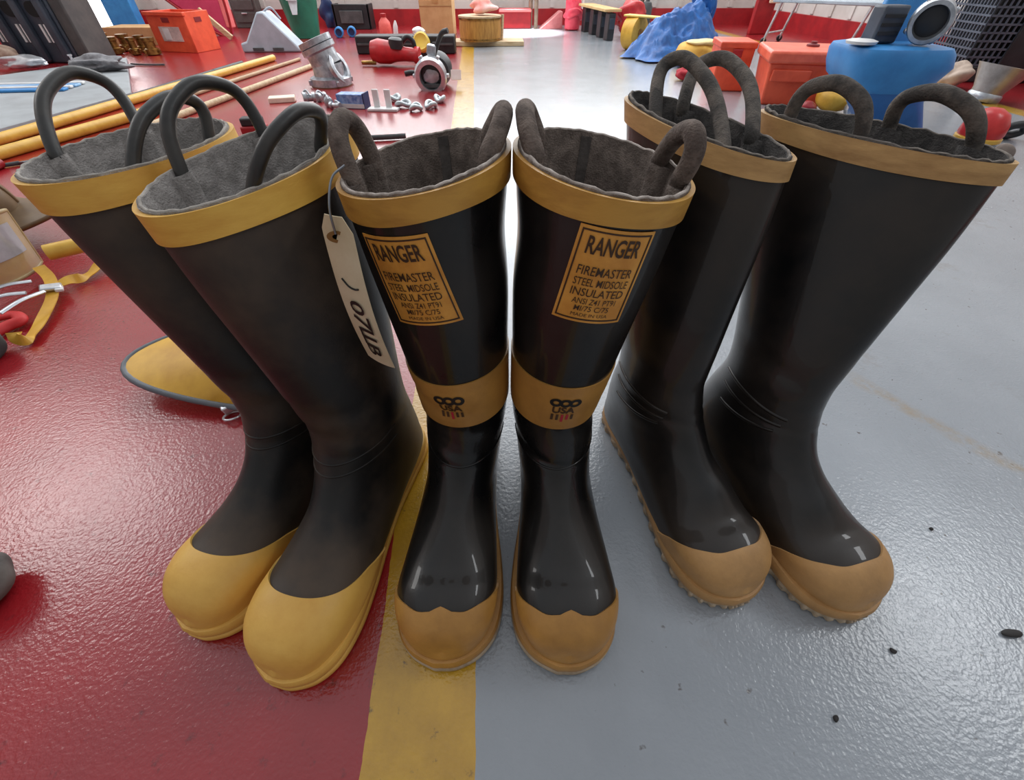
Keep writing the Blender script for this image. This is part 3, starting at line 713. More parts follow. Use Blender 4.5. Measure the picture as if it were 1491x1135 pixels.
for (a, b_) in (((-20, 425, .042), (46, 409, .038)), ((0, 456, .042), (64, 424, .040)), ((-20, 438, .042), (38, 426, .040))):
    MB().tube([L_(*a) if 0 else G(*a) - sp, (G(*a) + G(*b_)) / 2 - sp + [0, 0, .004], G(*b_) - sp], .006, 10, 5, flat=.5).obj('clip_arm', CHROME, t, 50)
sp = at(10, 478); t = MB().tube([G(-30, 470, .012) - sp, G(-5, 462, .02) - sp, G(22, 458, .016) - sp, G(30, 466, .014) - sp, G(12, 474, .012) - sp, G(-12, 486, .012) - sp], .011, 12, 6, flat=.6)
o = t.obj('red_strap', M('red_webbing', (206, 44, 44), (184, 32, 36), rough=.6), None, 60, 0, sp); tag(o, 'looped red strap beside the yellow webbing at far left', 'strap')
sp = at(-6, 520); o = MB().blob((0, 0, .03), (.05, .07, .06), .15, 3, 32, 18, 4).obj('rubber_pad', DGREY, None, 60, 0, sp + np.array([0, 0, .0])); tag(o, 'dark grey rubber pad at left edge below the red strap', 'pad')
sp = at(-12, 868); o = MB().blob((0, 0, .026), (.056, .075, .054), .12, 3, 36, 20, 9, .001).obj('glove_finger', M('grey_glove_leather', (118, 116, 112), (84, 82, 80), rough=.75, scale=20), None, 60, 0, sp); tag(o, 'grey leather glove fingertip at left edge, low on the red floor', 'glove')
# --- back left: blue box, brass fittings, orange crate, sled, cabinet
def bx(name, label, cat, u, vb, vt, wpx, mat, depth=.2, rz=0., parts=(), bevel=.006, taper=1., group=None, zb=0., h=None):
    p = at(u, vb); k = px(u, vb); hh = zt(u, vt, p[1]) if h is None else h
    t = thing(name, label, cat, p + [0, 0, zb], rz, group); w_ = wpx * k
    MB().box((0, depth / 2, hh / 2), (w_, depth, hh), taper=taper).obj('body', mat, t, 30, bevel)
    return t, w_, hh
a_ = math.atan2(8.7, -.5)
o = struct(MB().box((0, 0, 1.05), (.62, .06, 2.1), (0, 0, a_)).obj('door_1', DAY, None, 30, 0, (-4.205, 5.72, 0)))
t, w_, hh = bx('blue_box', 'bright blue plastic box at the back beside the bright doorway', 'box', 193, 56, -22, 36, M('sky_blue_plastic', (62, 152, 222), (52, 136, 208), rough=.4), .12, .1)
MB().box((0, .06, hh + .01), (w_ + .03, .15, .03)).obj('lid', NAVY, t, 30, .008)
t, w_, hh = bx('cardboard_tray', 'flat brown cardboard tray holding brass fittings, left of the orange crate', 'tray', 198, 66, 40, 74, CARD, .3, .05, bevel=.003)
p = at(192, 78)
for i, (u, v) in enumerate(((160, 72), (172, 79), (188, 74), (200, 80), (212, 76), (225, 80))):
    q = at(u, v); r0 = .035 + .008 * (i % 3)
    t = thing('brass_coupling', ['brass hose coupling nearest the ribbed case', 'second brass coupling of the heap, squat', 'yellowish brass coupling standing before the cardboard tray', 'low brass coupling in front of the tray', 'brass coupling lying under the tray edge', 'brass coupling touching the orange crate'][i], 'coupling', q, .4 * i, 'brass fittings by the tray')
    MB().lathe([(r0 * .7, 0), (r0, .006), (r0, .04), (r0 * .75, .045), (r0 * .75, .085), (r0 * .9, .088), (r0 * .9, .11), (r0 * .55, .112)], n=24).obj('collar', BRASS, t, 35)
    for a in range(3): MB().box((r0 * 1.1 * math.cos(a * 2.1), r0 * 1.1 * math.sin(a * 2.1), .022), (.02, .02, .026), (0, 0, a * 2.1)).obj('lug', BRASS, t, 30, .003)
p = at(262, 76); k = px(262, 76); hh = zt(262, 17, p[1])
t = thing('orange_crate', 'orange plastic crate with handle slots and pale label, back left', 'crate', p, D(-14))
w_ = 62 * k
b_ = MB()
b_.box((0, 0, hh / 2), (w_, .012, hh)); b_.box((0, .26, hh / 2), (w_, .012, hh)); b_.box((w_ / 2, .13, hh / 2), (.012, .27, hh)); b_.box((-w_ / 2, .13, hh / 2), (.012, .27, hh)); b_.box((0, .13, .008), (w_, .26, .014))
b_.obj('crate_body', ORANGE, t, 30, .003)
MB().box((0, -.002, hh - .012), (w_ + .03, .03, .024)).obj('rim', ORANGE, t, 30, .004)
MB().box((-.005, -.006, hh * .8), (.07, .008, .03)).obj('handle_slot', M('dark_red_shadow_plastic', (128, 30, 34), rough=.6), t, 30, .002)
MB().box((.0, -.008, hh * .46), (w_ * .55, .005, hh * .36)).obj('crate_label', M('pale_label', (216, 196, 190), (176, 160, 158), rough=.6, scale=18), t, 30)
MB().box((w_ * -.10, -.0115, hh * .46), (w_ * .16, .003, hh * .28)).obj('label_panel', WHITEP, t, 30)
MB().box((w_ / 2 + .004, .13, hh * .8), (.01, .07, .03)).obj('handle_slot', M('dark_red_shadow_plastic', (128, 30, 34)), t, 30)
# sled: thick curved slab leaning back
p = at(330, 52); t = thing('rescue_sled', 'magenta red padded sled leaning behind the orange crate', 'sled', p, 0)
k = px(330, 52)
prof = [(-100, 0, .42), (-78, 12, .36), (-55, 22, .24), (-30, 38, .13), (0, 52, .02), (18, 44, .03), (14, 0, .30), (8, -30, .5), (-60, -30, .55)]
pts = [(-.62, .56), (-.60, .40), (-.46, .27), (-.26, .13), (-.06, .01), (.06, .02), (.10, .30), (.10, .62)]
pts = spline([np.array([x, 0, z]) for x, z in pts], 4)
MB().loft([[q + [0, y, 0] for q in pts] for y in (0, .07)]).obj('pad', MAGENTA, t, 40, .02, None, 3)
MB().tube([q + [0, -.005, 0] for q in pts], .012, 8, 1).obj('piping', RED, t, 60)
MB().box((.075, .035, .31), (.06, .09, .5), (0, .05, 0)).obj('edge_band', M('salmon_vinyl', (236, 128, 128), rough=.5), t, 30, .01)
p = at(318, 60); o = MB().box((0, 0, .10), (.30, .03, .045), (0, .75, 0)).obj('cream_plank', WOOD, None, 30, .003, p + np.array([-.0, .06, .02])); tag(o, 'short cream plank leaning against the magenta sled', 'plank')
t, w_, hh = bx('dark_cabinet', 'dark grey metal cabinet at the back, between sled and wheel chock', 'cabinet', 364, 41, -12, 36, M('dark_grey_metal', (72, 68, 66), (84, 80, 78), rough=.5), .14, 0)
for z in (.3, .65): MB().box((0, -.006, hh * z), (w_ * .8, .012, hh * .28)).obj('drawer', M('dark_grey_metal', (1, 1, 1)), t, 30, .004)
MB().box((0, -.02, hh * .42), (.06, .016, .012)).obj('drawer_handle', CHROME, t, 30, .003)
# wheel chock
p = at(402, 74); k = px(402, 74); hh = zt(402, 16, p[1]); t = thing('wheel_chock', 'pale grey plastic wheel chock wedge left of the green bin', 'chock', p, D(4))
w_ = 80 * k
MB().loft([[np.array([x, y, z]) for x, z in ((-w_ / 2, 0), (w_ / 2, 0), (w_ / 2, .025), (.02, hh), (-.03, hh), (-w_ / 2 + .05, .07), (-w_ / 2, .06))] for y in (-.10, .10)]).obj('wedge', PALEGREY, t, 30, .012)
for x in (-.1, .06): MB().box((x, -.104, .022), (.085, .012, .02)).obj('slot', DGREY, t, 30, .002)
MB().tube([(.0, -.03, hh - .004), (.06, 0, hh + .02), (.10, .04, hh - .05)], .007, 8).obj('grab_handle', PALEGREY, t)
# green bin
p = at(440, 58); hh = zt(440, -14, p[1]); k = px(440, 58)
t = thing('green_bin', 'green plastic bin with a pale printed mark, behind the wheel chock', 'bin', p, 0)
MB().lathe([(.115, 0), (.125, .004), (.185, hh), (.20, hh + .004), (.20, hh + .03), (.188, hh + .03), (.178, hh - .01), (.115, .012)], (0, .16, 0), n=40, sy=.8, sx=1.).obj('bin_body', GREEN, t, 40)
zz = hh * .66; 
MB().box((0, .001, zz), (.085, .006, .10), (D(-15), 0, 0), taper=.55).obj('printed_mark', M('pale_print', (196, 208, 214), rough=.6), t, 30, .001)
MB().box((0, -.004, zz + .06), (.10, .008, .02), (D(-15), 0, 0)).obj('printed_mark', M('pale_print', (1, 1, 1)), t, 30, .001)
# blue bits and black crate
t, w_, hh = bx('wire_crate', 'small black open crate standing behind the silver siamese fitting', 'crate', 516, 43, 6, 52, BLACKP, .02, .0)
for z in (.25, .75): MB().box((0, .15, hh * z), (w_, .02, .03)).obj('slat', BLACKP, t)
MB().box((-w_ / 2 + .01, .1, hh / 2), (.02, .2, hh)).obj('side_panel', BLACKP, t); MB().box((w_ / 2 - .01, .1, hh / 2), (.02, .2, hh)).obj('side_panel', BLACKP, t)
MB().box((0, -.012, hh * .5), (w_ * .62, .012, hh * .5)).obj('front_panel', DGREY, t, 30, .003)
p = at(482, 40); o = MB().blob((0, 0, .12), (.16, .12, .28), .4, 3, 32, 24, 12, .001).obj('blue_bag', NAVY, None, 60, 0, p); tag(o, 'crumpled dark blue bag between green bin and black crate', 'bag')
for i, (u, v) in enumerate(((496, 54), (514, 53))):
    p = at(u, v); t = thing('blue_plug', ['left one of two bright blue hose plugs behind the siamese', 'right one of two bright blue hose plugs behind the siamese'][i], 'plug', p, 0, 'blue hose plugs')
    MB().lathe([(.036, 0), (.042, .004), (.042, .085), (.036, .09), (.030, .09), (.030, .07)], (0, 0, .042), (.2, -1, 0), 28).obj('cap_shell', BLUEP, t, 40)
    MB().lathe([(.030, 0), (.030, .075)], (0, 0, .042), (.2, -1, 0), 24).obj('cap_core', NAVY, t, 40)
# siamese fitting: vertical waterway, angled inlet to the left and clapper outlet to the right
p = at(484, 124); k = px(484, 124); Hs = zt(484, 45, p[1])
t = thing('siamese_fitting', 'big silver siamese hose fitting standing on the red floor', 'hose fitting', p, 0); t.scale = (.72, .72, .72)
r0 = 33 * k * 1.05
MB().lathe([(r0 * 1.06, 0), (r0 * 1.12, .006), (r0 * 1.12, .055), (r0 * 1.0, .062), (r0 * .86, .07), (r0 * .84, .13), (r0 * .80, .155)], n=40).obj('base_swivel', STEEL, t, 35)
MB().lathe([(r0 * .82, -.03), (r0 * .80, .06), (r0 * .86, .066), (r0 * .95, .072), (r0 * .95, .105), (r0 * .86, .108), (r0 * .92, .112), (r0 * .92, .15), (r0 * .78, .152), (r0 * .72, .06)], (-.012, 0, .16), (-.34, 0, 1), 40).obj('inlet', STEEL, t, 35)
MB().lathe([(r0 * .60, 0), (r0 * .62, .09), (r0 * .78, .094), (r0 * .78, .125), (r0 * .66, .13), (r0 * .5, .128), (r0 * .46, .05)], (.0, 0, .075), (1, -.25, .45), 36).obj('outlet', STEEL, t, 35)
for a in range(4): MB().box((r0 * 1.18 * math.cos(a * PI / 2 + .6), r0 * 1.18 * math.sin(a * PI / 2 + .6), .03), (.025, .02, .035), (0, 0, a * PI / 2 + .6)).obj('lug', STEEL, t, 30, .004)
MB().lathe([(r0 * 1.14, 0), (r0 * 1.14, .008)], (0, 0, 0), n=36).obj('gasket', M('rust_brown_gasket', (110, 76, 58), rough=.8), t, 30)
# black flat case in the middle and things on and around it
t, w_, hh = bx('tool_case', 'long flat black tool case behind the red nozzle', 'case', 592, 79, 52, 142, BLACKP, .16, .02, bevel=.01)
MB().box((0, -.006, hh * .55), (w_ * .96, .012, .012)).obj('lid_seam', DGREY, t, 30)
for x in (-.3, .3): MB().box((w_ * x, -.01, hh * .55), (.04, .016, .03)).obj('latch', DGREY, t, 30, .003)
# red bottle nozzle
p = at(560, 62); hh = zt(560, 22, p[1]); k = px(560, 62)
t = thing('red_bottle', 'salmon red plastic bottle standing behind the black tool case', 'bottle', p + [0, .12, 0], 0)
MB().lathe([(.048, 0), (.056, .01), (.056, hh * .55), (.05, hh * .72), (.024, hh * .86), (.022, hh * .92)], n=32).obj('bottle_body', M('salmon_plastic', (232, 110, 100), (214, 84, 80), rough=.4), t, 40)
MB().lathe([(.026, 0), (.026, hh * .12), (.018, hh * .13)], (0, 0, hh * .9), n=24).obj('cap', RED, t, 40)
p = at(577, 66); t = MB().lathe([(.018, 0), (.02, .004), (.02, .13), (.014, .15), (.006, .17)], (0, 0, 0), (.1, 0, 1), 20).obj('white_tube', WHITEP, None, 40, 0, p + np.array([0, .02, .0])); tag(t, 'thin white tube standing next to the red bottle', 'tube')
# red nozzle lying down
p = at(577, 96); k = px(577, 96); t = thing('red_nozzle', 'red hose nozzle with black pistol grip lying on the red floor', 'nozzle', p, D(2))
MB().lathe([(.02, -.19), (.055, -.18), (.072, -.13), (.066, -.05), (.05, .0), (.042, .06), (.042, .12), (.05, .13), (.05, .16)], (.02, 0, .072), (1, -.1, -.08), 32).obj('nozzle_body', M('bright_red_plastic', (190, 36, 42), (160, 28, 34), rough=.35), t, 40)
MB().lathe([(.05, 0), (.05, .05), (.035, .06)], (.02, -.01, .10), (.1, 0, 1), 24).obj('bail_pivot', BLACKP, t, 40)
MB().tube([(.05, 0, .12), (.10, 0, .16), (.14, 0, .14), (.15, 0, .08)], .016, 12).obj('pistol_grip', BLACKP, t, 50)
MB().cyl((-.14, 0, .02), (-.24, 0, .02), .014, .012, 14).obj('inlet_stem', BRASS, t)
p = at(617, 84); hh = .16; t = thing('yellow_plug', 'round yellow hose plug between the red nozzle and silver valve', 'plug', p, 0)
MB().lathe([(.052, 0), (.062, .01), (.062, .05), (.05, .06), (.04, .055)], (0, .02, .085), (-.05, -1, .35), 32).obj('cap_shell', M('lemon_plastic', (228, 200, 84), (214, 182, 66), rough=.4), t, 40)
MB().lathe([(.05, 0), (.05, .03), (.03, .05), (.03, .06)], (0, .05, 0), n=24).obj('cap_foot', BLACKP, t)
MB().blob((-.02, .02, .155), (.10, .06, .05), .2, 3, 24, 14, 6).obj('cap_flap', WHITEP, t)
# silver gated valve with ring face
p = at(630, 131); k = px(630, 131); t = thing('gated_valve', 'silver gated valve with ring face and black levers beside the yellow line', 'valve', p, 0)
zc = zt(631, 110, p[1]); r0 = 22 * k
MB().lathe([(r0 * .72, .10), (r0 * .8, .03), (r0 * 1.0, .02), (r0 * 1.05, -.02), (r0 * .95, -.035), (r0 * .70, -.035), (r0 * .66, .0), (r0 * .6, .08)], (0, 0, zc), (0, 1, .15), 40).obj('ring_coupling', CHROME, t, 35)
MB().lathe([(r0 * .64, 0), (r0 * .5, .004)], (0, -.0, zc), (0, -1, -.15), 30).obj('screen', BLACKP, t)
MB().blob((0, -.004, zc), (r0 * .9, .012, r0 * .9), .2, 4, 30, 16, 2).obj('screen_hub', STEEL, t)
for a in range(6): MB().box((r0 * 1.06 * math.cos(a * PI / 3), -.0, zc + r0 * 1.06 * math.sin(a * PI / 3)), (.018, .04, .018), (0, -a * PI / 3, 0)).obj('lug', CHROME, t, 30, .003)
MB().lathe([(r0 * .8, 0), (r0 * .95, .03), (r0 * .95, .08), (r0 * .7, .10)], (.02, .10, zc + .005), (.0, 1, .1), 32).obj('valve_body', BLACKP, t, 40)
MB().box((.01, .06, zc + r0 * 1.25), (.05, .06, .045), (0, .2, 0)).obj('bonnet', STEEL, t, 30, .006)
MB().tube([(.02, .06, zc + r0), (.07, .06, zc + r0 * 2.0), (.11, .05, zc + r0 * 2.2)], .013, 10).obj('lever', BLACKP, t)
MB().tube([(-.06, .03, zc - .0), (-.11, .02, zc + .01), (-.15, .02, zc + .005)], .014, 10).obj('lever', BLACKP, t)
MB().box((0, .03, zc / 2 - .012), (.10, .10, max(.02, zc - r0))).obj('foot', DGREY, t, 30, .005)
p = at(661, 126); o = MB().box((0, 0, .0), (.060, .004, .05), (D(-20), 0, 0)).obj('paper_label', M('pale_pink_paper', (244, 222, 220), rough=.8), None, 30, .001, GY(664, 109, p[1] - .02)); tag(o, 'blank pale pink paper label stuck out at right of the silver valve', 'label')
# small fittings in front of the siamese
for i, (u, v, r0) in enumerate(((444, 152, .027), (463, 149, .021), (481, 157, .022), (497, 160, .017))):
    p = at(u, v); t = thing('pipe_fitting', ['leftmost small silver pipe fitting below the siamese', 'second small silver pipe fitting from left below the siamese', 'third small silver pipe fitting from left below the siamese', 'small silver pipe fitting touching the blue and white box'][i], 'fitting', p, i * .8, 'small silver pipe fittings')
    MB().lathe([(r0 * .8, 0), (r0, .003), (r0, .02), (r0 * .6, .024), (r0 * .6, .045), (r0 * .85, .047), (r0 * .85, .06), (r0 * .5, .06)], (0, 0, r0), (1, .4, 0), 20).obj('fitting_body', STEEL, t, 35)
    MB().tube([(.0, 0, r0 * 1.6), (.02, .01, r0 * 2.2), (.04, 0, r0 * 1.4)], .005, 8).obj('bail', STEEL, t)
p = at(516, 156); t = thing('parts_box', 'small blue and white box among the silver fittings', 'box', p, D(-8))
MB().box((0, 0, .03), (.14, .07, .06)).obj('box_body', M('blue_print_card', (78, 112, 176), (150, 176, 214), rough=.5, scale=40), t, 30, .003)
MB().box((0, -.036, .012), (.142, .004, .018)).obj('box_band', WHITEP, t, 30)
MB().box((.071, 0, .032), (.006, .074, .066)).obj('box_end', NAVY, t, 30)
p = at(553, 161); t = thing('bracket', 'white metal angle bracket right of the blue and white box', 'bracket', p, D(-4))
MB().box((.02, 0, .006), (.15, .05, .012)).obj('base_plate', WHITEP, t, 30, .003)
for x in (-.015, .045): MB().box((x, .02, .045), (.03, .012, .08)).obj('upright', WHITEP, t, 30, .003)
for i, (u, v) in enumerate(((574, 148), (588, 157), (606, 162), (628, 158), (641, 149))):
    p = at(u, v); r0 = .023 + .003 * (i % 2); t = thing('shackle_link', ['first pale metal link right of the white bracket', 'second pale metal link right of the white bracket', 'middle pale metal link of the row of five', 'fourth pale metal link right of the white bracket', 'pale metal link nearest under the silver valve'][i], 'link', p, .5 * i, 'pale metal links in a row')
    MB().tube([(r0 * 1.3 * math.cos(a), r0 * .9 * math.sin(a), 0.018 + .008 * math.sin(2 * a)) for a in np.linspace(0, 2 * PI, 18, False)], .010, 10, 1, closed=True).obj('link_body', M('pale_zinc', (190, 198, 202), (160, 168, 172), rough=.4, metal=.6), t, 60)
    MB().cyl((-r0 * 1.1, -.006, .014), (r0 * 1.1, .006, .016), .007, .007, 10).obj('link_pin', STEEL, t)
# cardboard box, drum on a board
t, w_, hh = bx('cardboard_box', 'tall tan cardboard box left of the round wooden drum', 'box', 638, 53, -20, 46, CARD, .30, 0, bevel=.003)
MB().box((0, -.002, hh - .06), (.06, .004, .12)).obj('packing_tape', M('tan_tape', (170, 130, 84), rough=.3), t, 30)
MB().box((0, -.001, hh * .62), (w_ * .98, .004, .006)).obj('fold_line', M('card_edge', (160, 124, 84), rough=.8), t, 30)
p = at(712, 67); t = MB().box((0, .1, .0175), (.62, .26, .034), (0, 0, .03)).obj('wooden_board', WOOD, None, 30, .004, p); tag(t, 'pale wooden board on the floor under the round wooden drum', 'board')
p = G(699, 60, .036); hh = zt(699, 26, p[1]) - .036; t = thing('wooden_drum', 'round orange-brown wooden drum standing on the pale board', 'drum', p + [0, .10, 0], 0)
k = px(699, 62); r0 = 28 * k
MB().lathe([(r0, 0), (r0 * 1.03, hh * .5), (r0, hh)], n=40).obj('staves', WOODB, t, 40)
for z in (.06, .92): MB().lathe([(r0 * 1.03, 0), (r0 * 1.03, hh * .06)], (0, 0, hh * z), n=40).obj('hoop', BRASS, t, 40)
MB().lathe([(r0 * 1.05, 0), (r0 * 1.05, .012)], (0, 0, hh), n=40).obj('drum_lid', WOOD, t, 40)
MB().cyl((r0 * 1.05, .02, 0), (r0 * 1.12, .02, hh * 1.1), .013, .013, 10).obj('side_post', WOOD, t)
p0_ = G(699, 60, .036); t = thing('pink_bundle', 'pale pink wrapped bundle sitting on top of the wooden drum', 'bundle', np.array([p0_[0] + .03, p0_[1] + .10, hh + .056]), 0)
MB().blob((0, 0, .045), (.22, .16, .09), .25, 3, 36, 22, 14, .0).obj('wrap', M('pink_cloth', (240, 150, 140), (244, 204, 198), rough=.7, scale=9), t, 60)
MB().lathe([(.02, 0), (.032, .02), (.032, .07), (.015, .09)], (-.04, 0, .08), n=20).obj('knob', M('dark_brown_knob', (78, 50, 46), rough=.5), t, 40)
# back wall row
t, w_, hh = bx('red_bench', 'low red box bench against the back wall, right of the wooden drum', 'bench', 750, 42, 13, 46, RED, .16, .04, bevel=.01)
MB().box((0, -.006, hh * .9), (w_, .012, .015)).obj('top_edge', M('salmon_edge', (214, 110, 108), rough=.5), t)
t = thing('red_ramp', 'faded red ramp sloping against the back wall', 'ramp', at(808, 42.5), .04)
MB().loft([[np.array([x, y, z]) for x, z in ((-.17, 0), (.08, 0), (.08, .15), (.05, .15))] for y in (0, .2)]).obj('ramp_body', M('faded_red', (196, 120, 120), (180, 100, 102), rough=.6), t, 30, .005)
for i, u in enumerate((772, 780, 910, 928)):
    p = at(u, (41, 42, 44, 46)[i]); o = MB().cyl((0, 0, 0), (0, 0, .9), .022, .022, 14).obj('wall_post', M('brown_post', (122, 104, 88), (98, 82, 70), rough=.6), None, 50, 0, p); tag(o, ['left brown upright post just right of the red bench', 'brown upright post right next to the red ramp', 'brown upright post behind the red jacket bag', 'brown upright post left of the blue tarp heap'][i], 'post', 'upright posts along the back wall')
# bright red jacket on a stand
p = at(833, 44.5); t = thing('red_extinguisher', 'bright pinkish red extinguisher standing at the end of the grey lane', 'extinguisher', p, 0)
BLOOM_RED = M('bloom_red', (246, 92, 110), (230, 60, 84), rough=.35)  # pinkish red with the bloom of the light put into the colour
MB().lathe([(.06, 0), (.082, .012), (.085, .24), (.07, .30), (.03, .34), (.025, .38)], (0, .05, 0), n=32).obj('cylinder_body', BLOOM_RED, t, 40)
MB().blob((.01, .03, .14), (.2, .15, .14), .3, 3, 36, 22, 5).obj('cloth_cover', BLOOM_RED, t, 60)
MB().tube([(.03, .0, .36), (.09, -.02, .30), (.10, -.02, .18)], .012, 10).obj('hose', WHITEP, t)
for x in (-.05, .05): MB().box((x, .02, .01), (.03, .05, .02)).obj('foot', RED, t)
# row of black batteries under a board
for i in range(4):
    u = 852 + i * 11; v = 46 + i * 4.2; p = at(u, v); hh = .20
    t = thing('battery_pack', ['farthest black battery pack under the tan board', 'second black battery pack from the far end under the tan board', 'third black battery pack from the far end under the tan board', 'nearest black battery pack under the tan board'][i], 'battery', p, .2, 'black battery packs under the board')
    MB().box((0, 0, hh * .5), (.066, .11, hh)).obj('pack_body', BLACKP, t, 30, .008); MB().box((0, -.056, hh * .62), (.05, .006, hh * .4)).obj('grip_panel', BLUEGR, t, 30, .003)
    MB().cyl((0, 0, hh - .004), (0, 0, hh + .004), .015, .012, 12).obj('terminal', CHROME, t)
a_, b_ = at(852, 46), at(885, 58.6); c = (a_ + b_) / 2; ang = math.atan2(b_[1] - a_[1], b_[0] - a_[0])
o = MB().box((0, .0, .2185), (np.linalg.norm(b_ - a_) + .12, .16, .02), (0, 0, ang)).obj('tan_board', M('tan_plywood', (206, 172, 120), (190, 150, 98), rough=.7), None, 30, .003, c); tag(o, 'tan board lying on top of the black battery packs', 'board')
p = at(915, 54); o = MB().blob((0, .02, .14), (.26, .2, .28), .2, 4, 44, 28, 21, .001).obj('red_bag', M('glossy_red_vinyl', (196, 48, 50), (168, 32, 40), rough=.25), None, 60, 0, p); tag(o, 'glossy crumpled red bag between battery packs and blue tarp', 'bag')
p = at(936, 47); t = MB().lathe([(.05, 0), (.055, .01), (.055, .2), (.04, .24), (.02, .25), (.02, .6)], n=24).obj('grey_cylinder', DGREY, None, 40, 0, p); tag(t, 'dark grey cylinder on a stem behind the red bag', 'cylinder')
p = at(916, 74); t = thing('yellow_hose_roll', 'rolled yellow fire hose left of the blue tarp heap', 'hose', p, D(-30))
MB().lathe([(.10, -.06), (.112, -.055), (.112, .055), (.10, .06), (.03, .06), (.03, -.06)], (0, .06, .112), (1, -.3, 0), 40).obj('roll', YELP, t, 40)
MB().lathe([(.03, -.065), (.03, .065)], (0, .06, .112), (1, -.3, 0), 24).obj('core', BRASS, t)
MB().box((.06, .05, .22), (.30, .11, .012), (0, .02, -.1)).obj('loose_end', M('pale_yellow_hose', (222, 190, 100), rough=.6), t, 30, .004)
# blue tarpaulin heap: folded, with a peak at the back
from mathutils import noise as mn
def tarp_h(x, y):
    r = 0
    for cx, cy, sx, sy, h in ((-.26, -.10, .18, .16, .17), (-.04, .03, .20, .16, .20), (.16, .14, .18, .14, .24)):
        r += h * math.exp(-((x - cx) / sx) ** 2 - ((y - cy) / sy) ** 2)
    q = Vector((x * 4.2 + y * 2.5, y * 9 - x * 3.5, 3.1))
    w = .085 * (.42 - abs(mn.noise(q))) + .055 * (.36 - abs(mn.noise(q * 2.3 + Vector((5, 1, 0))))) + .012 * mn.noise(q * 6)
    return r + w * min(1, r / .06) - .01
p = at(985, 82); t = thing('blue_tarp', 'crumpled blue tarpaulin heap beside the grey lane', 'tarp', p, 0)
nx, ny = 90, 76; V = []; Fc = []
for j in range(ny + 1):
    for i in range(nx + 1):
        th = 2 * PI * i / nx; rr = (j / ny) ** .8
        edge = 1 + .10 * math.sin(3 * th + 1) + .07 * math.sin(5 * th) + .04 * math.sin(11 * th)
        ux, uy = rr * edge * math.cos(th), rr * edge * math.sin(th)
        x, y = .46 * ux, .27 * uy + .16 * ux
        fall = max(0, 1 - rr ** 5)
        V.append((x, y, max(.0, tarp_h(x, y)) * fall + .012 * (1 - fall) + (.02 * (1 - rr) if 0 else 0)))
for j in range(ny):
    for i in range(nx):
        a = j * (nx + 1) + i; Fc.append((a, a + 1, a + nx + 2, a + nx + 1))
mk('tarp_heap', V, Fc, TARP, t, 60)
MB().blob((.19, .22, .34), (.17, .15, .36), .4, 5, 44, 36, 31).obj('tarp_peak', M('blue_tarpaulin', (1, 1, 1)), t, 60)
# yellow bag and red glove
p = at(1003, 100); t = thing('yellow_bag', 'soft yellow bag with pale top between blue tarp and orange box', 'bag', p, D(-10))
MB().blob((.03, .08, .07), (.27, .20, .14), .12, 3, 44, 26, 41, .001, .8).obj('bag_body', M('yellow_canvas', (222, 178, 84), (206, 150, 56), rough=.7, scale=12), t, 60)
MB().blob((.06, .08, .135), (.2, .15, .04), .2, 3, 36, 18, 42).obj('bag_flap', M('cream_canvas', (226, 204, 150), rough=.7), t, 60)
p = at(998, 117); t = MB().blob((0, 0, .035), (.13, .10, .07), .3, 3, 32, 20, 51, .001).obj('red_glove', M('red_knit', (172, 40, 52), (140, 26, 38), rough=.8), None, 60, 0, p); tag(t, 'small crumpled red glove seen through the right boot handle', 'glove')
# orange boxes
t, w_, hh = bx('orange_box', 'small flat-fronted orange box behind the narrow boot handles', 'box', 1057, 133, 68, 46, ORANGE, .22, D(-8), bevel=.008)
MB().box((0, .11, hh + .006), (w_ + .012, .235, .03)).obj('lid', M('orange_plastic', (1, 1, 1)), t, 30, .006)
MB().box((0, -.008, hh * .86), (.05, .014, .035)).obj('latch', RED, t, 30, .003)
p = at(1150, 156); k = px(1150, 156); hh = zt(1150, 93, p[1])
t = thing('orange_toolbox', 'large orange toolbox with flat lid and dark knob, right of centre', 'toolbox', p, D(-14))
w_ = 92 * k
MB().box((0, .17, hh / 2), (w_, .34, hh), taper=.86).obj('toolbox_body', ORANGE, t, 30, .01)
MB().box((0, .17, hh + .022), (w_ + .03, .37, .05)).obj('lid', M('orange_lid_plastic', (240, 112, 84), (226, 92, 66), rough=.4), t, 30, .012)
MB().box((-.05, .0, hh * .72), (w_ * .55, .014, .05)).obj('front_ledge', M('orange_plastic', (1, 1, 1)), t, 30, .006)
MB().lathe([(.03, 0), (.03, .008), (.014, .012), (.014, .02)], (.05, .2, hh + .047), n=24).obj('lid_knob', M('maroon_plastic', (120, 50, 52), rough=.5), t)
# wheeled stretcher-like table on the right
t = thing('folding_table', 'long pale folding table with thin metal legs at right wall', 'table', at(1225, 66), 0)
A0, A1 = G(1120, 62), G(1268, 76)
ax = (A1 - A0) / np.linalg.norm(A1 - A0); L0 = np.linalg.norm(A1 - A0); mid = (A0 + A1) / 2 - np.array(t.location)
yaw = math.atan2(ax[1], ax[0]); nz = .30
MB().box(mid + [.0, .0, nz], (L0, .42, .025), (0, 0, yaw)).obj('tabletop', PALEGREY, t, 30, .006)
nn = np.array([-ax[1], ax[0], 0])
for f_ in (-.42, .40):
    for s2 in (-.17, .17):
        q = mid + ax * L0 * f_ + nn * s2
        MB().tube([q + [0, 0, nz], q - ax * .06 + [0, 0, .02]], .011, 10, 1).obj('leg', CHROME, t)
        MB().lathe([(.024, -.01), (.024, .01)], q - ax * .06 + [0, 0, .024], (0, 1, 0), 16).obj('caster', BLACKP, t)
    MB().tube([mid + [0, 0, .08] + ax * L0 * f_ + nn * .17 - ax * .045, mid + [0, 0, .08] + ax * L0 * f_ - nn * .17 - ax * .045], .008, 8, 1).obj('stretcher', CHROME, t)
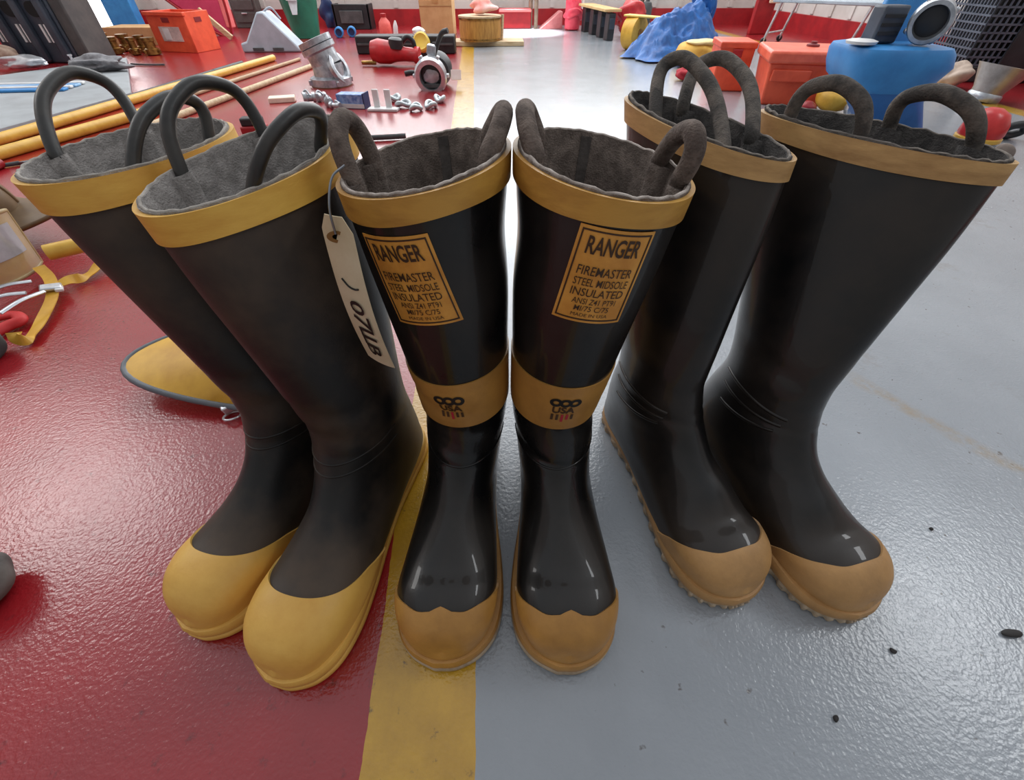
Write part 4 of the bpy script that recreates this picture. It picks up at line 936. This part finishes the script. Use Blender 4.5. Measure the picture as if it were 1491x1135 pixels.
t, w_, hh = bx('red_board', 'red board with pale top leaning at left end of the folding table', 'board', 1103, 50, -20, 28, RED, .05, .2)
MB().box((.06, -.03, hh * .8), (.12, .03, .1)).obj('pale_pad', M('cream_pad', (232, 214, 190), rough=.7), t, 30, .008)
# blue moulded tub leaning over, hose coupling on top
def rrect(w_, d_, z, n=48, pw=4., x=0., y=0.):
    return [np.array([x + w_ / 2 * np.sign(math.cos(a)) * abs(math.cos(a)) ** (2 / pw), y + d_ / 2 * np.sign(math.sin(a)) * abs(math.sin(a)) ** (2 / pw), z]) for a in np.linspace(0, 2 * PI, n, False)]
p = np.array([1.64, 2.0, 0.]); ty = .13
t = thing('blue_tub', 'big blue moulded plastic tub with flared top on the right', 'tub', p, 0)
DEEPB = M('deep_blue_plastic', (42, 104, 172), (36, 90, 156), rough=.4)
MB().loft([rrect(.20, .20, 0, y=ty), rrect(.215, .22, .012, y=ty), rrect(.26, .24, .152, x=-.115, y=ty)]).obj('tub_base', DEEPB, t, 40)
MB().loft([rrect(.27, .25, .152, x=-.118, y=ty), rrect(.30, .27, .165, x=-.128, y=ty), rrect(.345, .31, .195, x=-.145, y=ty), rrect(.385, .34, .235, x=-.142, y=ty), rrect(.375, .34, .275, x=-.155, y=ty), rrect(.355, .32, .292, x=-.160, y=ty), rrect(.30, .27, .297, x=-.163, y=ty)]).obj('tub_top', BLUEP, t, 40)
MB().loft([rrect(.20, .045, .285, x=-.105, y=.22), rrect(.18, .045, .38, x=-.105, y=.235), rrect(.15, .04, .44, x=-.105, y=.25)]).obj('back_panel', M('blue_plastic', (1, 1, 1)), t, 40)
t2 = thing('hose_coupling', 'silver ring hose coupling resting on top of the blue tub', 'coupling', (1.525, 2.045, .3005), 0)
MB().lathe([(.050, .08), (.056, .04), (.062, .03), (.066, .02), (.066, -.02), (.062, -.028), (.050, -.028), (.046, .0), (.044, .07)], (0, 0, .067), (.5, .8, .10), 40).obj('ring_coupling', STEEL, t2, 35)
MB().lathe([(.046, 0), (.04, .003)], (0, 0, .067), (-.5, -.8, -.10), 30).obj('screen', BLACKP, t2)
for a in range(4): MB().blob((.066 * math.cos(a * 1.57 + .5) * .85, -.066 * math.cos(a * 1.57 + .5) * .5, .068 + .062 * math.sin(a * 1.57 + .5)), (.022, .022, .022), 0, 1, 14, 10).obj('lug', STEEL, t2)
t3 = thing('black_lamp', 'dark boxy lamp standing on the blue tub behind the coupling', 'lamp', (1.418, 2.130, .2985), .1)
MB().box((0, 0, .055), (.10, .07, .11)).obj('lamp_body', M('slate_plastic', (70, 78, 92), (54, 60, 72), rough=.5), t3, 30, .008)
for z in (.03, .055, .08): MB().box((0, -.036, z), (.08, .01, .010)).obj('fin', BLACKP, t3, 30)
o = MB().lathe([(.02, 0), (.05, .003), (.054, .012), (.04, .016)], n=32).obj('white_dish', WHITEP, None, 40, 0, (1.322, 2.07, .2985)); tag(o, 'flat white dish lying on the left of the blue tub', 'dish')
# yellow mask and silver piece seen through the handle, small red bits
p = at(1210, 166); t = thing('yellow_mask', 'yellow moulded mask seen through the right boot handle', 'mask', p, D(-10))
MB().blob((0, .04, .055), (.17, .13, .11), .1, 3, 40, 24, 61, .001).obj('mask_shell', YELP, t, 60)
MB().lathe([(.032, 0), (.04, .01), (.04, .03), (.028, .035)], (.055, -.03, .035), (.5, -1, .1), 26).obj('mask_port', CHROME, t, 40)
p = at(1166, 168); o = MB().blob((0, 0, .03), (.11, .08, .06), .2, 3, 30, 18, 62, .001).obj('red_pouch', RED, None, 60, 0, p); tag(o, 'small red pouch left of the yellow mask', 'pouch')
p = at(1384, 206) + np.array([.06, -.04, 0]); t = thing('red_helmet', 'red plastic helmet with gold edge seen through the far right boot handle', 'helmet', p, 0); t.scale = (.74, .74, .84)
MB().lathe([(.092, .03), (.10, .05), (.095, .09), (.07, .13), (.03, .148), (.002, .15)], n=40).obj('shell', M('bright_red_shell', (206, 50, 48), (186, 36, 40), rough=.3), t, 50)
MB().lathe([(.096, .018), (.103, .022), (.103, .036), (.096, .04)], n=40).obj('gold_edge', POLEY, t, 40)
MB().lathe([(.085, 0), (.092, .004), (.092, .024), (.05, .024)], n=40).obj('grey_base', PALEGREY, t, 40)
p = at(1462, 203); t = MB().tube([(-.05, 0, .02), (-.02, -.01, .05), (.03, -.01, .055), (.05, 0, .03), (.02, .01, .014), (-.03, .0, .02)], .014, 12, 6).obj('black_strap', BLACKP, None, 60, 0, p); tag(t, 'curled black strap at the far right, beside the grey lane edge', 'strap')
p = at(1452, 232); t = MB().blob((0, 0, .025), (.07, .06, .05), .3, 3, 30, 18, 63, .001).obj('grey_rag', M('brown_grey_rag', (136, 124, 116), (110, 98, 92), rough=.9), None, 60, 0, p); tag(t, 'small brown-grey rag behind the far right boot rim', 'rag')
# pale metal funnel and tan bag behind it
p = at(1438, 150); hh = zt(1450, 98, p[1]); t = thing('metal_funnel', 'dull silver tapered metal reducer standing open at far right', 'reducer', p, 0)
MB().lathe([(.06, 0), (.066, .004), (.072, hh * .35), (.115, hh * .95), (.12, hh), (.108, hh), (.062, hh * .3)], (0, .05, 0), (.14, 0, 1), 40).obj('cone', M('dull_tin', (168, 160, 156), (140, 132, 128), rough=.4, metal=.7, scale=14), t, 40)
MB().lathe([(.068, 0), (.076, .01), (.076, .03), (.068, .04)], (0, .05, 0), (.14, 0, 1), 36).obj('collar', STEEL, t, 40)
p = at(1396, 132); o = MB().blob((0, .08, .06), (.15, .14, .13), .2, 3, 36, 22, 64, .001).obj('tan_bag', M('beige_canvas', (186, 168, 154), (160, 142, 130), rough=.85), None, 60, 0, p); tag(o, 'small beige canvas bag between the blue tub and metal reducer', 'bag')
# black mesh crates, far right
p = at(1478, 100); t = thing('mesh_crate', 'black plastic crate with open lattice sides at top right', 'crate', (2.985, 3.40, 0), D(-6))
w_, d_, hh = .46, .40, .50
for nm, (sx, sy), horiz in (('front_lattice', (0, -d_ / 2), True), ('left_lattice', (-w_ / 2, 0), False)):
    mb = MB(); Lw = w_ if horiz else d_
    for i in range(15):
        c_ = -Lw / 2 + Lw * i / 14; mb.box(((c_, sy, hh / 2 + .04) if horiz else (sx, c_, hh / 2 + .04)), (.008, .008, hh - .08))
    for i in range(12):
        z = .085 + (hh - .09) * i / 11; mb.box((sx, sy, z), ((Lw, .010, .009) if horiz else (.010, Lw, .009)))
    mb.obj(nm, M('slate_blue_plastic', (84, 92, 106), (70, 78, 92), rough=.4), t, 30)
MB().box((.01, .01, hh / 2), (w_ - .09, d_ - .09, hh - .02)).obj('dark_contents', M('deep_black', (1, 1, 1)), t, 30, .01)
MB().box((0, 0, .04), (w_ + .01, d_ + .01, .08)).obj('crate_base', BLACKP, t, 30, .008)
MB().box((.09, -d_ / 2 - .012, hh / 2 - .04), (w_ - .2, .016, hh - .1), (0, 0, 0)).obj('dark_panel', BLACKP, t, 30, .02)
p = G(1415, 8, .45); 
# things right behind the left boots
p = at(372, 196); t = thing('radio_pack', 'small black radio pack on a red base behind the left boots', 'radio', p, D(10))
MB().box((0, .02, .016), (.10, .06, .032)).obj('red_base', RED, t, 30, .006); MB().box((0, .02, .046), (.085, .05, .03)).obj('pack', BLACKP, t, 30, .006)
p = at(412, 148); o = MB().box((0, 0, .012), (.13, .07, .024), (0, 0, .3)).obj('cream_card', M('cream_card', (232, 214, 196), rough=.8), None, 30, .004, p); tag(o, 'flat cream coloured card near the ends of the poles', 'card')
p = at(566, 204); o = MB().tube([(-.07, -.012, .012), (0, 0, .012), (.07, .016, .012)], .010, 12, 4).obj('black_rod', DGREY, None, 60, 0, p); tag(o, 'short dark rod on the red floor behind the labelled left boot', 'rod')
p = at(216, 95); o = MB().tube([(-.12, 0, .008), (-.03, -.03, .008), (.08, -.035, .008), (.14, -.03, .008)], .006, 8, 6).obj('wire_piece', DGREY, None, 60, 0, p); tag(o, 'thin bent dark wire on the floor left of the orange crate', 'wire')
# debris on the grey lane
for i, (u, v, d_) in enumerate(((1470, 922, (.020, .010, .006)), (1216, 1046, (.005, .007, .004)), (1300, 948, (.006, .005, .004)), (1355, 770, (.005, .004, .003)))):
    p = at(u, v); o = MB().blob((0, 0, d_[2] * .4), d_, .3, 2, 20, 12, 70 + i, .0003).obj('debris_chip', M('black_debris', (40, 38, 38), (58, 54, 52), rough=.8), None, 60, 0, p); o.rotation_euler[2] = -.3 * i
    tag(o, ['long black chip near right edge of the grey floor', 'black speck nearest the bottom right of the grey floor', 'tiny dark speck left of the long black chip', 'tiny dark speck right of the far right toe cap'][i], 'debris', 'dark chips on the grey floor')
#LIGHT
def area(name, loc, target, sx, sy, power, col=(1, 1, 1)):
    d = bpy.data.lights.new(name, 'AREA'); d.shape = 'RECTANGLE'; d.size = sx; d.size_y = sy; d.energy = power; d.color = col
    o = bpy.data.objects.new(name, d); COL.objects.link(o); o.location = loc
    o.rotation_euler = (Vector(target) - Vector(loc)).to_track_quat('-Z', 'Y').to_euler(); return o
area('bay_door_daylight', (-.2, 6.2, 2.4), (0, .5, 0), 5.4, 2.8, 185, (.95, .98, 1))
sp_ = bpy.data.lights.new('door_sunlight', 'SPOT'); sp_.energy = 2400; sp_.spot_size = D(19); sp_.spot_blend = .3; sp_.shadow_soft_size = .05; so = bpy.data.objects.new('door_sunlight', sp_); COL.objects.link(so); so.location = (.06, 6.0, 3.3)
area('right_window_daylight', (3.5, 1.1, 3.1), (0, .5, 0), 1.3, .8, 42, (.95, .98, 1))
area('left_window_daylight', (-3.6, 1.9, 2.7), (0, .5, 0), 1.3, .8, 24, (1, .98, .96))
area('added_overhead_fill', (-.2, 4.0, 3.3), (-.2, 4.6, 0), 5.5, 2.2, 110, (1, .99, .97))  # added fill from above to brighten the back wall and the gear
w = bpy.data.worlds.new('hall_daylight'); SC.world = w; w.use_nodes = True; nt = w.node_tree
bg = nt.nodes['Background']; tc = nt.nodes.new('ShaderNodeTexCoord'); sp = nt.nodes.new('ShaderNodeSeparateXYZ'); nt.links.new(tc.outputs['Generated'], sp.inputs[0])
rp = nt.nodes.new('ShaderNodeValToRGB'); mr = nt.nodes.new('ShaderNodeMapRange'); mr.inputs['From Min'].default_value = -1; mr.inputs['From Max'].default_value = 1
nt.links.new(sp.outputs['Y'], mr.inputs['Value']); nt.links.new(mr.outputs[0], rp.inputs['Fac'])
rp.color_ramp.elements[0].color = (.32, .315, .31, 1); rp.color_ramp.elements[1].color = (.85, .9, .97, 1)
nt.links.new(rp.outputs['Color'], bg.inputs['Color']); bg.inputs['Strength'].default_value = 1.05
vs = SC.view_settings; vs.view_transform = 'Standard'; vs.look = 'None'; vs.gamma = 1; vs.exposure = 0; vs.use_curve_mapping = False
